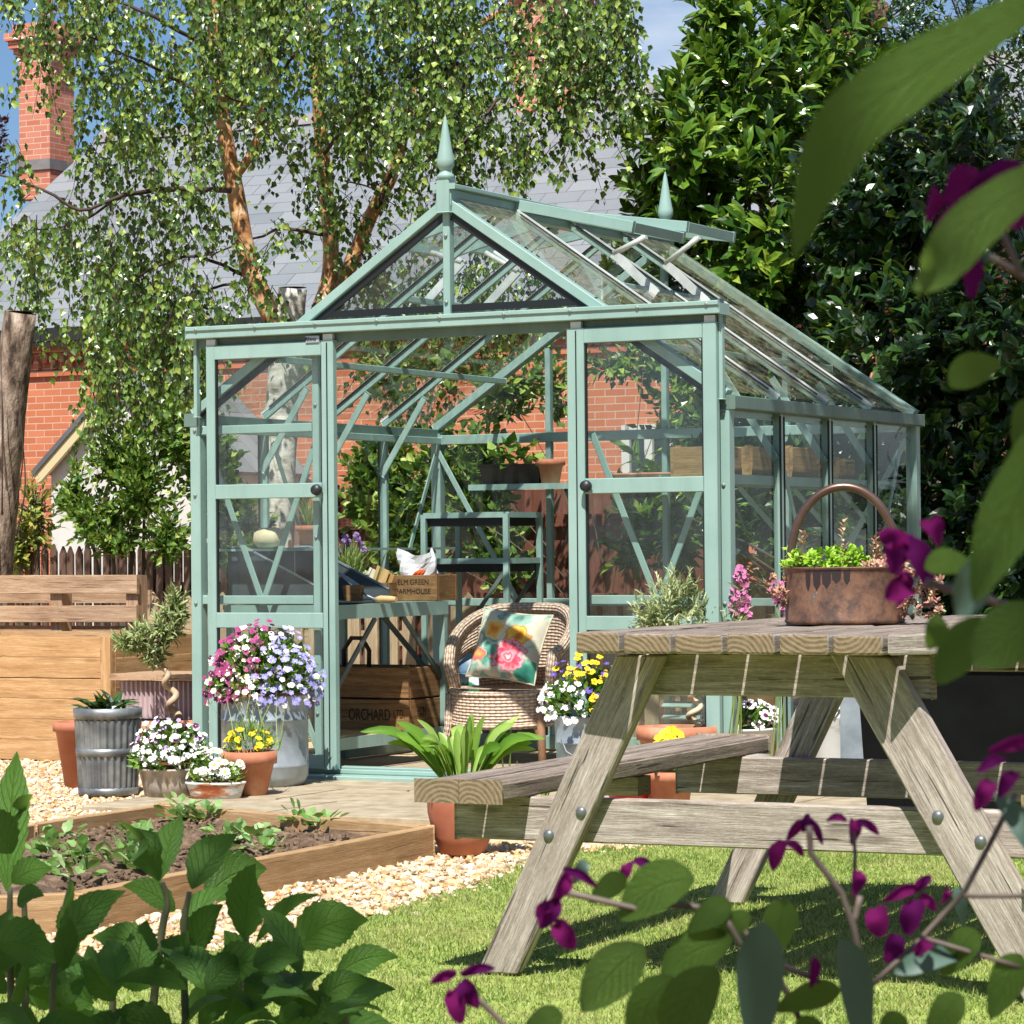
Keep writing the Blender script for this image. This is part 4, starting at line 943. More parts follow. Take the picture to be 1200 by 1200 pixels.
mb = MB(); y0, y1 = BY0+.02, BY0+.6
mb.box((.34, (y0+y1)/2, .008), (.56, y1-y0, .008)); mb.beam((.07, y0, .14), (.07, y1, .14), .006, .25)
for y in (y0, y1): mb.prism([(.074, y, .013), (.6, y, .013), (.6, y, .06), (.16, y, .265), (.074, y, .265)], (0, .005, 0))
mb.build('panels', M_pottray, tray)
for y in (y0, y1):
    mb = MB(); mb.beam((.6, y+.0025, .064), (.16, y+.0025, .269), .012, .008); mb.beam((.16, y+.0025, .27), (.07, y+.0025, .27), .012, .008); mb.build('rolled_edge', M_zinc, tray)
# items on the bench
def on_bench(px, Y): p = at(px, 690, Y); p.z = BT; return p
mlw = gw(.13, .5, BT+.28)
shelf_l = thing('wall_shelf', 'narrow green shelf fixed along the left glass wall above the potting tray', 'shelf', gw(0, 0, 1.045), GYAW)
mb = MB(); mb.box((.12, 1.1, 0), (.19, 1.95, .012)); mb.build('shelf_plate', M_sage, shelf_l)
for y in (.3, 1.1, 1.9):
    mb = MB(); mb.beam((.03, y, -.12), (.19, y, -.012), .012, .02); mb.build('bracket', M_sage, shelf_l)
SZ = 1.051
p = gw(.12, .42, SZ); gd = thing('gourd', 'cream round gourd on the narrow shelf behind the left door', 'gourd', p)
mb = MB(); mb.lathe([(0, 0), (.05, .004), (.075, .035), (.07, .075), (.04, .098), (0, .1)], 24, flute=lambda a, z: .006*abs(math.sin(a*4))); mb.build('body', mat('gourd_skin', [(.3, '#cdb88c'), (.7, '#e6d8b4')], 9, .6), gd)
mb = MB(); mb.tube([(0, 0, .095), (.01, 0, .12), (.03, 0, .13)], [.01, .007, .006], 7); mb.build('stalk', M_twig, gd)
p = gw(.13, .78, SZ); tp = thing('potted_seedling', 'terracotta pot with a thin leaved plant on the narrow shelf behind the left door', 'pot plant', p)
pot(tp, .045, .065, .11, M_terra, .03)
n = 60; leaves(tp, np.tile(A([[0, 0, .09]]), (n, 1))+NR.normal(0, .015, (n, 3)), rnd_dirs(n)*.5+A([0, 0, 1]), rnd_dirs(n), NR.uniform(.1, .25, n), .05, BLADE, M_chive)
p = on_bench(408, 14.45); cv = thing('chives_pot', 'dark pot of flowering chives standing on the potting bench', 'pot plant', p)
pot(cv, .07, .09, .13, M_pottray, .02); n = 190
leaves(cv, np.stack([NR.normal(0, .035, n), NR.normal(0, .035, n), np.full(n, .1)], 1), np.stack([NR.normal(0, .3, n), NR.normal(0, .3, n), np.ones(n)], 1), rnd_dirs(n), NR.uniform(.1, .24, n), .04, BLADE, M_chive)
mb = MB(); fl = []
for k in range(9):
    a = (RN.uniform(-.1, .1)+.02, RN.uniform(-.06, .06), RN.uniform(.24, .33)); fl.append(a); mb.tube([(0, 0, .1), (a[0]*.5, a[1]*.5, .2), a], [.002, .002, .0015], 4)
mb.build('stems', M_chive, cv)
for a in fl:
    n = 26; V, T, I = scatter(DAISY[0], DAISY[1], A(a)+rnd_dirs(n)*.008, frames(rnd_dirs(n), rnd_dirs(n)), np.full((n, 3), .01)); np_mesh('flower_head', V, T, M_petal['lilac'], cv)
def crate(name, label, loc, rz, sx, sy, sz, slats=2, m=None, th=.014, solid=True):
    t = thing(name, label, 'crate', loc, rz); m = m or M_crate; h = (sz-.01*(slats-1))/slats
    for y in (-sy/2+th/2, sy/2-th/2):
        for k in range(slats):
            mb = MB(); mb.beam((-sx/2, y, h/2+k*(h+.01)), (sx/2, y, h/2+k*(h+.01)), th, h); mb.build('side_slat', m, t, bevel=.002)
    for x in (-sx/2+th/2, sx/2-th/2):
        for k in range(slats):
            mb = MB(); mb.beam((x, -sy/2+th+.001, h/2+k*(h+.01)), (x, sy/2-th-.001, h/2+k*(h+.01)), th, h); mb.build('end_slat', m, t, bevel=.002)
    for x in (-1, 1):
        for y in (-1, 1):
            mb = MB(); mb.beam((x*(sx/2-th-.014), y*(sy/2-th-.014), .005), (x*(sx/2-th-.014), y*(sy/2-th-.014), sz+.008), .026, .026, up=(0, 1, 0)); mb.build('corner_batten', m, t)
    mb = MB(); mb.box((0, 0, .004), (sx-th*2-.004, sy-th*2-.004, .008)); mb.build('base_board', m, t)
    return t
# lettered box on the bench
pB = on_bench(494, 14.62); bx = crate('lettered_box', 'shallow stencilled wooden box at the far end of the potting bench', pB, GYAW, .29, .2, .125, 1)
RX90 = Matrix.Rotation(PI/2, 4, 'X')
text_mesh('stencil', 'ELM GREEN', .036, Matrix.Translation((.01, -.1005, .09)) @ RX90, M_ink, bx, ax=.95); text_mesh('stencil', 'FARMHOUSE', .036, Matrix.Translation((.01, -.1005, .045)) @ RX90, M_ink, bx, ax=.95)
M_paper = mat('white_paper', [(.3, '#dcdde0'), (.7, '#f2f2f3')], 6, .7)
p = pB+Vector((-.02, 0, .09)); pb = thing('paper_bag', 'crumpled white paper bag with orange print standing in the stencilled box', 'bag', p, GYAW)
def crump(u, v):
    a = u*2*PI; r = .085*(1+.2*math.sin(3*a+v*4)+.08*math.sin(7*a-v*6)); return (r*math.cos(a)*1.1, r*.6*math.sin(a), v*.15+.02*math.sin(2*a+1)*v)
mb = MB(); mb.grid(crump, 22, 6, sm=False); mb.build('paper', M_paper, pb)
mb = MB()
for k in range(3): mb.tube([(.0+k*.02, -.062, .02), (.03+k*.02, -.068, .045), (.055+k*.012, -.062, .06)], [.006, .008, .005], 6)
mb.build('printed_carrots', mat('orange_print', '#dd5a2a', 5, .7), pb)
p = on_bench(441, 14.6); sp = thing('seed_packets', 'loose brown and pale seed packets leaning in a small bench box', 'packets', p, GYAW)
for k, (c, dx, rz_, z) in enumerate((('#d8b47c', .03, .2, .16), ('#c79a5c', .06, -.3, .14), ('#e8e4cf', -.03, .3, .15), ('#cfd8a8', -.06, -.2, .14), ('#e9e9ea', -.01, .6, .13))):
    mb = MB(); mb.beam((dx-.03, .01*k-.02, .03), (dx+.02+.02*math.sin(rz_), .012*k-.02, z), .003, .075, up=(1, 0, .3)); mb.build('packet', mat('packet_%d' % k, c, 8, .6), sp)
mb = MB(); 
for y in (-.06, .06): mb.beam((-.1, y, .045), (.1, y, .045), .01, .09)
for x in (-.1, .1): mb.beam((x, -.054, .045), (x, .054, .045), .01, .088)
mb.build('box_sides', M_crate, sp)
p = on_bench(414, 14.02); wp = thing('wooden_pot', 'small square weathered wooden pot at the front of the bench', 'pot', p, GYAW+.3)
mb = MB()
for k in range(4):
    a = k*PI/2; c, s = math.cos(a), math.sin(a); R2 = lambda x, y, z: (x*c-y*s, x*s+y*c, z)
    mb.prism([R2(-.034, -.035, 0), R2(.034, -.035, 0), R2(.043, -.045, .085), R2(-.043, -.045, .085)], R2(0, .008, 0))
mb.build('sides', M_crate, wp)
p = on_bench(440, 13.98); tr = thing('hand_trowel', 'hand trowel with a wooden handle lying on the potting bench', 'trowel', p, GYAW-.1)
mb = MB(); mb.tube([(0, 0, .018), (.03, 0, .019), (.09, 0, .018), (.12, 0, .018)], [.01, .017, .016, .011], 12); mb.build('handle', M_ply, tr)
mb = MB(); mb.tube([(0, 0, .018), (-.05, 0, .035), (-.09, 0, .06)], .005, 8); mb.grid(lambda u, v: (-.09-.13*v, (u-.5)*.07*(1-v**3), .06+.08*v+.02*abs(u-.5)), 4, 6); mb.build('blade', M_zinc, tr)
# crate under the bench
CY0 = glx(479, 800, BX-.025)[0]
pC = at(452, 840, 14.2); cl_ = MG.inverted() @ pC
oc = crate('orchard_crate', 'old two slat orchard crate on the low shelf of the potting bench', gw(BX-.025-.29, CY0+.18, .173), GYAW, .58, .36, .3, 2, th=.016)
# the long stencilled side faces the camera: front end of the crate is its -Y end
text_mesh('stencil', 'ORCHARD', .078, Matrix.Translation((.07, -.1808, .07)) @ RX90, M_ink, oc, ax=.62); text_mesh('stencil', 'LTD.', .06, Matrix.Translation((.235, -.1808, .075)) @ RX90, M_ink, oc, ax=.5)
text_mesh('stencil', '+SON', .055, Matrix.Translation((.2908, -.06, .085)) @ Matrix.Rotation(PI/2, 4, 'Z') @ RX90, M_ink, oc, ax=.6)
mb = MB(); mb.tube([(.0, -.05, .2), (-.005, -.05, .36), (.04, -.05, .42), (.1, -.05, .42), (.14, -.05, .36), (.135, -.05, .2)], .012, 8); tk = thing('trug_handle_basket', 'dark basket with a hooped handle inside the orchard crate', 'basket', gw(.2, CY0+.18, .19), GYAW); mb.build('handle', M_twig, tk)
mb = MB(); mb.lathe([(0, .0), (.1, 0), (.12, .12), (.11, .12)], 20, (.07, -.05, .05)); mb.build('basket_body', M_twig, tk)
M_wick = None
# stepped rack at the back
FL_ = MG.inverted() @ at(497, 650, 15.0)
rk = thing('staging_rack', 'tiered sage green staging rack behind the wicker chair', 'rack', gw(FL_.x, FL_.y), GYAW)
rw, rd = .47, .36; zs = [.3, .98, 1.21]
for x in (0, rw):
    for y in (0, rd):
        mb = MB(); mb.beam((x, y, 0), (x, y, 1.215), .028, .02, up=(0, 1, 0)); mb.build('upright', M_sage, rk)
for z in zs:
    for a, b_ in (((.014, 0), (rw-.014, 0)), ((.014, rd), (rw-.014, rd)), ((0, .012), (0, rd-.012)), ((rw, .012), (rw, rd-.012))):
        mb = MB(); mb.beam((a[0], a[1], z), (b_[0], b_[1], z), .02, .028); mb.build('rail', M_sage, rk)
mb = MB(); mb.box((rw/2, rd/2, zs[0]), (rw-.04, rd-.03, .012)); mb.build('shelf_plate', M_sage, rk)
for y in (.0, rd):
    mb = MB(); mb.beam((.01, y+.014, .35), (rw-.01, y+.014, .94), .008, .02); mb.build('brace', M_dkmetal, rk)
for z, lab in ((1.21, 'black seed tray on the top tier of the rack'), (.98, 'black seed tray on the lower tier of the rack')):
    t = thing('seed_tray', lab, 'tray', gw(FL_.x+rw/2, FL_.y+rd/2, z-.055), GYAW, 'black seed trays on the rack'); mb = MB()
    w2, d2 = rw/2-.016, rd/2-.014
    for a, b_, c in (((-w2, -d2), (w2, -d2), 0), ((-w2, d2), (w2, d2), 0)): mb.beam((a[0], a[1], .03), (b_[0], b_[1], .03), .006, .06)
    for x in (-w2, w2): mb.beam((x, -d2+.004, .03), (x, d2-.004, .03), .006, .058)
    mb.box((0, 0, .003), (w2*2-.008, d2*2-.008, .005)); mb.build('tray_body', M_plastic, t)
    mb = MB(); mb.box((0, 0, .035), (w2*2-.014, d2*2-.014, .02)); mb.build('soil', M_soil, t)
    n = 14; P = np.stack([NR.uniform(-w2, w2, n)*.8, NR.uniform(-d2, d2, n)*.8, np.full(n, .05)], 1); leaves(t, P, rnd_dirs(n)*.8+A([0, 0, .5]), rnd_dirs(n)*.3+A([0, 0, 1]), NR.uniform(.03, .06, n), .6, BIRCH, M_green)
bg_ = thing('compost_bag', 'blue, white and green compost bag on the lowest shelf of the rack', 'bag', gw(FL_.x+.17, FL_.y+.16, .306), GYAW)
mb = MB(); mb.grid(lambda u, v: ((.15+.02*math.sin(9*v))*math.cos(2*PI*u)*(1-.35*v*v), (.12)*math.sin(2*PI*u)*(1-.6*v*v), .2*v+.012*math.sin(6*PI*u)), 28, 8)
t = NT('bag_print'); g = t.coord('Generated'); sx = t.n('ShaderNodeSeparateXYZ'); t.l(g, sx.inputs[0])
M_bag = t.done(t.bsdf(t.ramp(t.math('ADD', sx.outputs[2], t.math('MULTIPLY', t.math('SUBTRACT', t.noise(g, 4), .5), .5)), [(.12, '#15804f'), (.28, '#1b8a58'), (.33, '#dfe6ea'), (.48, '#9db4c2'), (.58, '#2e5f8f'), (.8, '#8fa7b8')]), .35)); mb.build('bag_body', M_bag, bg_)
# shelf on the back wall and along the right wall
sb = thing('back_shelf', 'green shelf across the back glass wall holding the planter of seedlings', 'shelf', gw(0, 0, 1.36), GYAW)
mb = MB(); mb.box((1.15, 2.1, 0), (1.6, .24, .014)); mb.beam((.35, 1.976, -.002), (1.95, 1.976, -.002), .006, .03); mb.build('shelf_plate', M_sage, sb)
for x in (.9, 1.8):
    mb = MB(); mb.beam((x, 2.24, -.24), (x, 2.0, -.02), .012, .02); mb.build('bracket', M_dkmetal, sb)
def bshelf(px): 
    q = MG.inverted() @ at(px, 560, 15.3); return q
Mi = MG.inverted()
def along(px, ly):
    q = on_plane(px, 560, MG, 1, ly); return q.x
p = gw(along(604, 2.08), 2.08, 1.367); pt_ = thing('trough_planter', 'long black plastic planter of seedlings on the shelf at the back', 'planter', p, GYAW)
mb = MB(); a, b_ = .18, .07
mb.prism([(-a+.02, -b_+.02, 0), (a-.02, -b_+.02, 0), (a-.02, b_-.02, 0), (-a+.02, b_-.02, 0)], (0, 0, .006))
for q0, q1, t0, t1 in (((-a+.02, -b_+.02), (a-.02, -b_+.02), (-a, -b_), (a, -b_)), ((a-.02, -b_+.02), (a-.02, b_-.02), (a, -b_), (a, b_)), ((a-.02, b_-.02), (-a+.02, b_-.02), (a, b_), (-a, b_)), ((-a+.02, b_-.02), (-a+.02, -b_+.02), (-a, b_), (-a, -b_))):
    mb.quad((*q0, 0), (*q1, 0), (*t1, .11), (*t0, .11))
mb.quad((-a, -b_, .1), (a, -b_, .1), (a, b_, .1), (-a, b_, .1)); mb.build('planter_body', M_plastic, pt_)
n = 60; k = np.repeat(A([[-.12, 0, .1], [-.03, 0, .1], [.03, 0, .1], [.13, 0, .1]]), 15, 0); leaves(pt_, k+NR.normal(0, .02, (n, 3))+A([0, 0, .06])*NR.uniform(0, 1.6, (n, 1)), rnd_dirs(n)+A([0, 0, .3]), rnd_dirs(n)*.5+A([0, 0, 1]), NR.uniform(.05, .1, n), .65, BIRCH, M_hosta)
p = gw(along(645, 2.06), 2.06, 1.367); tp = thing('clay_pot', 'empty clay pot at the end of the shelf beside the black planter', 'pot', p); pot(tp, .045, .065, .13, M_terra, .035)
for px, lab in ((735, 'wide low clay saucer pot on the right hand back shelf'), (768, 'small low clay saucer next to the wooden box on the back shelf')):
    t = thing('clay_saucer', lab, 'pot', gw(min(along(px, 2.1), 2.5), 2.1, 1.367)); pot(t, .07, .085, .05, M_terra, .015)
sr = thing('side_shelf', 'long green shelf inside the right glass wall carrying wooden boxes', 'shelf', gw(0, 0, 1.33), GYAW)
mb = MB(); mb.box((2.48, 1.1, 0), (.28, 2.1, .014)); mb.beam((2.338, .05, 0), (2.338, 2.15, 0), .006, .04); mb.beam((2.622, .05, 0), (2.622, 2.15, 0), .006, .04); mb.build('shelf_plate', M_sage, sr)
for y in (.2, .85, 1.5, 2.1):
    mb = MB(); mb.beam((2.63, y, -.32), (2.36, y, -.02), .012, .022); mb.build('bracket', M_sage, sr)
M_boxw = wood('box_wood', '#6e5738', '#a08257', '#c3a67a', .4)
for y, lab, sx, sz in ((.22, 'wooden box of seedlings nearest the door on the side shelf', .3, .13), (.62, 'plain wooden box behind the front corner on the side shelf', .26, .14), (1.1, 'dark wooden box with soil in the middle of the side shelf', .3, .15), (1.62, 'small pale wooden box towards the back of the side shelf', .2, .11)):
    t = crate('wooden_box', lab, gw(2.48, y, 1.338), GYAW+PI/2, sx, .2, sz, 1, M_boxw); t['group'] = 'wooden boxes on the side shelf'
    mb = MB(); mb.box((0, 0, sz-.03), (sx-.04, .16, .02)); mb.build('soil', M_soil, t)
    n = 50; leaves(t, np.stack([NR.uniform(-sx, sx, n)*.4, NR.uniform(-.07, .07, n), np.full(n, sz-.02)], 1), rnd_dirs(n)+A([0, 0, .7]), rnd_dirs(n)*.5+A([0, 0, 1]), NR.uniform(.04, .1, n), .5, BIRCH, M_dark)
# wicker chair
t = NT('wicker'); v = t.coord('UV'); 
def wav(scale, axis, v): 
    w = t.n('ShaderNodeTexWave', wave_type='BANDS', bands_direction=axis); w.inputs['Scale'].default_value = scale; w.inputs['Distortion'].default_value = .8; w.inputs['Detail'].default_value = 1; t.l(v, w.inputs['Vector']); return w.outputs[1]
ck = t.n('ShaderNodeTexChecker'); ck.inputs['Scale'].default_value = 1; t.l(t.coord('UV', (36, 62, 1)), ck.inputs['Vector'])
h = t.math('ADD', t.math('MULTIPLY', wav(19.6, 'Y', v), .55), t.math('MULTIPLY', ck.outputs[1], .35)); h = t.math('ADD', h, t.math('MULTIPLY', wav(11.3, 'X', v), .3))
c = t.ramp(h, [(.1, '#806754'), (.5, '#c4aa94'), (.95, '#e4d2bc')]); c = t.mix(t.math('MULTIPLY', t.noise(t.coord('Object'), 9, 4), .5), c, '#c6ab96')
M_wick = t.done(t.bsdf(c, .6, 0, .3, h, .008, 1))
pc = at(600, 880, 14.35); pc.z = 0
ch = thing('wicker_chair', 'round backed wicker armchair standing inside the open greenhouse', 'chair', pc, GYAW+.06)
def rimz(a): # height of the back / arm edge by angle from the back
    q = abs(a)/2.2; return .77-.05*q**2-.17*max(0, min(1, (q-.25)/.6))**1.5
def shellp(u, v):
    a = (u-.5)*2*2.0; rr = .285+.03*v; zt_ = rimz(a); z0_ = .34
    op = 0
    return (rr*math.sin(a)*1.0, rr*math.cos(a)*.92, z0_+(zt_-z0_)*v)
def shell_part(a0, a1, v0, v1): return lambda u, v: shellp(a0+(a1-a0)*u, v0+(v1-v0)*v)
mb = MB(); mb.grid(shell_part(.25, .75, 0, 1), 30, 12, uvs=(.6, .43))
for a0, a1 in ((.0, .25), (.75, 1.0)):
    mb.grid(shell_part(a0, a1, .6, 1), 16, 5, uvs=(.3, .16))
mb.grid(shell_part(.0, .1, 0, .6), 6, 8, uvs=(.12, .26)); mb.grid(shell_part(.9, 1, 0, .6), 6, 8, uvs=(.12, .26))
mb.build('back_and_arms', M_wick, ch, solid=.022)
rim = [shellp(i/40, 1.0) for i in range(41)]; rim = [(*shellp(0, .0)[:2], .36)]+[(shellp(0, 1)[0], shellp(0, 1)[1]-.02, rimz(2.0)-.06)]+rim+[(shellp(1, 1)[0], shellp(1, 1)[1]-.02, rimz(2.0)-.06)]+[(*shellp(1, .0)[:2], .36)]
mb = MB(); mb.tube(rim, .03, 12)
for f in range(len(mb.uv)): mb.uv[f] = [(a*1.0, b_) for a, b_ in mb.uv[f]]
mb.build('rolled_rim', M_wick, ch)
mb = MB()
def seatp(u, v):
    a = u*2*PI; return (v*.3*math.cos(a), v*.28*math.sin(a)-.02, .375+.01*v*v)
mb.grid(seatp, 32, 6, uvs=(1.2, .28), flip=True); mb.build('seat', M_wick, ch)
mb = MB()
def apron(u, v):
    a = PI+PI*u; x = .295*math.cos(a); y_ = -.03+.28*math.sin(a)
    return (x, y_, .225+.155*v-.02*math.sin(PI*u))
mb.grid(apron, 28, 8, uvs=(.9, .16)); mb.build('seat_apron', M_wick, ch, solid=.015)
mb = MB(); mb.tube([Vector(apron(i/20, 0)) for i in range(21)], .016, 10); mb.tube([Vector(apron(i/20, 1)) for i in range(21)], .016, 10); mb.build('apron_binding', M_wick, ch)
M_cane = mat('cane_leg', [(.3, '#7d5a42'), (.7, '#b08a6a')], 14, .55)
for x, y_ in ((-.25, -.2), (.25, -.2), (-.2, .2), (.2, .2)):
    mb = MB(); mb.tube([(x, y_, .36), (x*1.02, y_*1.05, .2), (x*1.12, y_*1.25, 0)], [.024, .022, .02], 10); mb.build('leg', M_cane if x > 0 else M_wick, ch)
mb = MB(); mb.tube([(-.25, -.2, .12), (-.22, -.2, .2), (-.14, -.24, .235)], .013, 8); mb.tube([(.25, -.2, .12), (.22, -.2, .2), (.14, -.24, .235)], .013, 8); mb.build('corner_hoops', M_cane, ch)
ch.scale = (.95, .95, .97)
# cushion with a flower print
t = NT('floral_print'); uv = t.n('ShaderNodeTexCoord').outputs['UV']
wn_ = t.n('ShaderNodeTexNoise'); wn_.inputs['Scale'].default_value = 7; t.l(uv, wn_.inputs[0])
ad = t.n('ShaderNodeVectorMath', operation='SCALE'); ad.inputs['Scale'].default_value = .13; t.l(wn_.outputs[1], ad.inputs[0])
uv2 = t.n('ShaderNodeVectorMath', operation='ADD'); t.l(uv, uv2.inputs[0]); t.l(ad.outputs[0], uv2.inputs[1]); uvw = uv2.outputs[0]
def blob(cx, cy_, r, stops, base):
    d = t.n('ShaderNodeVectorMath', operation='DISTANCE'); t.l(uvw, d.inputs[0]); d.inputs[1].default_value = (cx+.065, cy_+.065, .065)
    q = t.math('DIVIDE', d.outputs['Value'], r)
    pet = t.n('ShaderNodeTexVoronoi'); pet.inputs['Scale'].default_value = 9; t.l(uvw, pet.inputs[0])
    qq = t.math('ADD', q, t.math('MULTIPLY', t.math('SUBTRACT', pet.outputs['Distance'], .35), .5))
    inside_ = t.ramp(qq, [(.96, (1, 1, 1)), (1.0, (0, 0, 0))])
    return t.mix(inside_, base, t.ramp(qq, stops))
bgc = t.ramp(t.noise(uvw, 5, 3), [(.36, '#ded6c0'), (.5, '#d3d0b8'), (.56, '#9dbcab'), (.64, '#6f9c8c'), (.72, '#ddd6c4')])
bgc = blob(.9, .12, .22, [(0, '#1f5f55'), (.6, '#3f8a76'), (1, '#8fc0a6')], bgc); bgc = blob(.3, .3, .2, [(0, '#2c6b60'), (.7, '#6aa892'), (1, '#cfe0cc')], bgc); bgc = blob(.62, .9, .2, [(0, '#3f6f68'), (1, '#a8c8b6')], bgc)
bgc = blob(.3, .68, .16, [(0, '#f0c060'), (.35, '#e07a2c'), (.6, '#f0b050'), (1, '#e8d8a0')], bgc); bgc = blob(.15, .3, .14, [(0, '#f2d8a0'), (.5, '#e59a50'), (.8, '#d06a70'), (1, '#e8b8b0')], bgc)
bgc = blob(.68, .6, .2, [(0, '#b03a2c'), (.4, '#e8a030'), (.7, '#f2c860'), (1, '#e07a3c')], bgc)
bgc = blob(.62, .3, .27, [(0, '#f6dcd0'), (.22, '#e0506a'), (.4, '#f2a8b0'), (.62, '#d63c58'), (.85, '#f0b4bc'), (1, '#c83a50')], bgc)
M_floral = t.done(t.bsdf(bgc, .8, 0, .15, t.noise(uv, 160, 2), .002, .3))
def puff(sgn):
    def f(u, v):
        x, y_ = u*2-1, v*2-1; e = (1-x**4)*(1-y_**4)
        sc = 1-.07*(1-abs(x))**1*abs(y_)**3
        return (.188*x*(1-.08*(1-y_*y_)), .18*y_*(1-.08*(1-x*x)), sgn*(.065*max(e, 0)**.5+.004*math.sin(7*x+3*y_)*e))
    return f
cu = thing('cushion', 'floral cushion with pink and orange blooms leaning in the wicker chair', 'cushion', pc+Matrix.Rotation(GYAW, 3, 'Z') @ Vector((-.02, .02, .385+.185)))
cu.rotation_euler = Matrix.Rotation(GYAW, 4, 'Z').to_euler()
mb = MB(); mb.grid(puff(1), 18, 18); mb.grid(puff(-1), 18, 18, flip=True); o = mb.build('cover', M_floral, cu); o.rotation_euler = (math.radians(68), math.radians(6), 0)
mb = MB(); mb.tube([puff(1)(*q) for q in [(i/10, 0) for i in range(10)]+[(1, i/10) for i in range(10)]+[(1-i/10, 1) for i in range(10)]+[(0, 1-i/10) for i in range(11)]], .005, 6); q = mb.build('piping', mat('piping', '#c9bfa6', 8, .8), cu); q.rotation_euler = o.rotation_euler
# ------------------------------------------------------------------ raised bed
M_sleeper = wood('bed_timber', '#8a6d4a', '#ae8f68', '#ccb08a', .6)
M_end = endgrain('end_grain', '#8f7350', '#d8b98c'); M_endgrey = endgrain('end_grain_grey', '#43382b', '#9a876b')
bed = thing('raised_bed', 'low timber edged bed of strawberry plants in the gravel', 'garden bed', (0, 0, 0))
bc = [gnd(192, 941, .1), gnd(509, 968, .1), gnd(90, 1047, .1), gnd(-60, 1053, .1), gnd(-60, 985, .1), gnd(30, 965, .1)]
ctr = sum(bc, Vector())/len(bc); ctr.z = 0; bed.location = ctr; bc = [p-ctr for p in bc]
for i in range(6):
    a, b_ = bc[i], bc[(i+1) % 6]; d = (b_-a).normalized(); inn = Vector((0, 0, 1)).cross(d)
    if inn.dot(-(a+b_)/2) < 0: inn = -inn
    a2, b2 = a+inn*.022, b_+inn*.022; z = Vector((0, 0, .06))
    mb = MB(); mb.beam(a2-z+d*.004, b2-z-d*.024, .042, .12, m=0, me=1); mb.build('bed_board', [M_sleeper, M_end], bed, bevel=.004)
xs = [p.x for p in bc]; ys = [p.y for p in bc]
ng = 110; gx = np.linspace(min(xs), max(xs), ng); gy = np.linspace(min(ys), max(ys), ng); GX, GY = np.meshgrid(gx, gy)
from mathutils import noise as MN
Z = A([[MN.fractal(Vector((x*5, y*5, 3)), 1.0, 2.1, 5)*.04+MN.noise(Vector((x*30, y*30, 0)))*.012 for x in gx] for y in gy])+.045
V = np.stack([GX, GY, Z], -1).reshape(-1, 3); i = np.arange((ng-1)*(ng-1)); r, c = i//(ng-1), i % (ng-1); q = r*ng+c
ins = inside(GX.ravel(), GY.ravel(), [p*.985 for p in bc])
T = np.concatenate([np.stack([q, q+1, q+ng+1], 1), np.stack([q, q+ng+1, q+ng], 1)]); T = T[ins[T].all(1)]
M_bedsoil = mat('bed_soil', [(.3, '#43352a'), (.5, '#67523f'), (.72, '#8f7a62')], 22, .95, bump=.7, bscale=80)
so_ = np_mesh('soil', V, T, M_bedsoil, bed, smooth=True)
def gz(p):
    return .05
n = 2600; x = NR.uniform(min(xs), max(xs), n); y = NR.uniform(min(ys), max(ys), n); k = inside(x, y, [p*.97 for p in bc]); x, y = x[k], y[k]; n = len(x); rr = NR.uniform(.003, .015, n)**1.0
V, T, I = scatter(ICO[0], ICO[1], np.stack([x, y, np.full(n, .05)], 1), frames(rnd_dirs(n), rnd_dirs(n)), np.stack([rr*1.3, rr, rr*.7], 1)); V += NR.normal(0, .002, V.shape)
np_mesh('clods', V, T, M_bedsoil, bed)['kind'] = 'stuff'
M_straw = leafmat('strawberry_leaf', [(0, '#567f38'), (.5, '#7ea556'), (1, '#aac88a')], .5, .3)
spots = [(210, 960), (238, 962), (350, 968), (380, 972), (265, 985), (300, 985), (310, 998), (150, 1000), (75, 985), (60, 1003), (95, 1008), (140, 1015), (170, 1020), (45, 1022), (90, 1030), (160, 985), (250, 1005), (215, 950)]
for j, (px, py) in enumerate(spots):
    p = gnd(px, py, .06); s = thing('strawberry_plant', 'small green strawberry plant in the soil of the timber edged bed', 'plant', p, RN.uniform(0, 6), 'strawberry plants in the bed')
    n = RN.randint(12, 22); d = rnd_dirs(n); d[:, 2] = np.abs(d[:, 2])*.6+.15; d = nrm(d)
    leaves(s, d*NR.uniform(.02, .07, (n, 1)), d+rnd_dirs(n)*.4, A([0, -.2, 1])+rnd_dirs(n)*.4, NR.uniform(.03, .055, n), .9, ROUND, M_straw)

# ------------------------------------------------------------------ pots by the left of the greenhouse
def spot(px, py): return gnd(px, py)
p = spot(127, 931); db = thing('dustbin_planter', 'fluted galvanised dustbin planted with dark green leaves by the larch bin', 'planter', p); h = .372
pot(db, .118, .138, h, M_zincd, 0, name='bin_body', n=112, flute=lambda a, z: .0045*math.sin(28*a) if .03 < z < h-.045 else 0)
# fluting needs height samples
mb = MB(); n = 168; pr = [(.12+.02*z/h, z) for z in (.035, .16, .165, .205, .21, h-.05)]
mb.lathe([(r_+.002, z) for r_, z in pr], n, flute=lambda a, z: .005*math.sin(28*a)); mb.build('fluted_wall', M_zincd, db)
for z, hh in ((.0, .036), (.168, .036), (h-.045, .047)):
    r_ = .12+.02*(z+hh/2)/h+.007; mb = MB(); mb.lathe([(r_-.012, z), (r_, z+.003), (r_+.002, z+hh-.003), (r_-.012, z+hh)], 48); mb.build('hoop', M_zincd, db)
n = 46; d = rnd_dirs(n); d[:, 2] = np.abs(d[:, 2])*.5; leaves(db, np.stack([NR.normal(0, .035, n), NR.normal(0, .035, n), np.full(n, h-.02)], 1), nrm(d)+A([0, 0, .35]), A([0, -.2, 1])+rnd_dirs(n)*.2, NR.uniform(.08, .15, n), .22, LONG, M_dark)
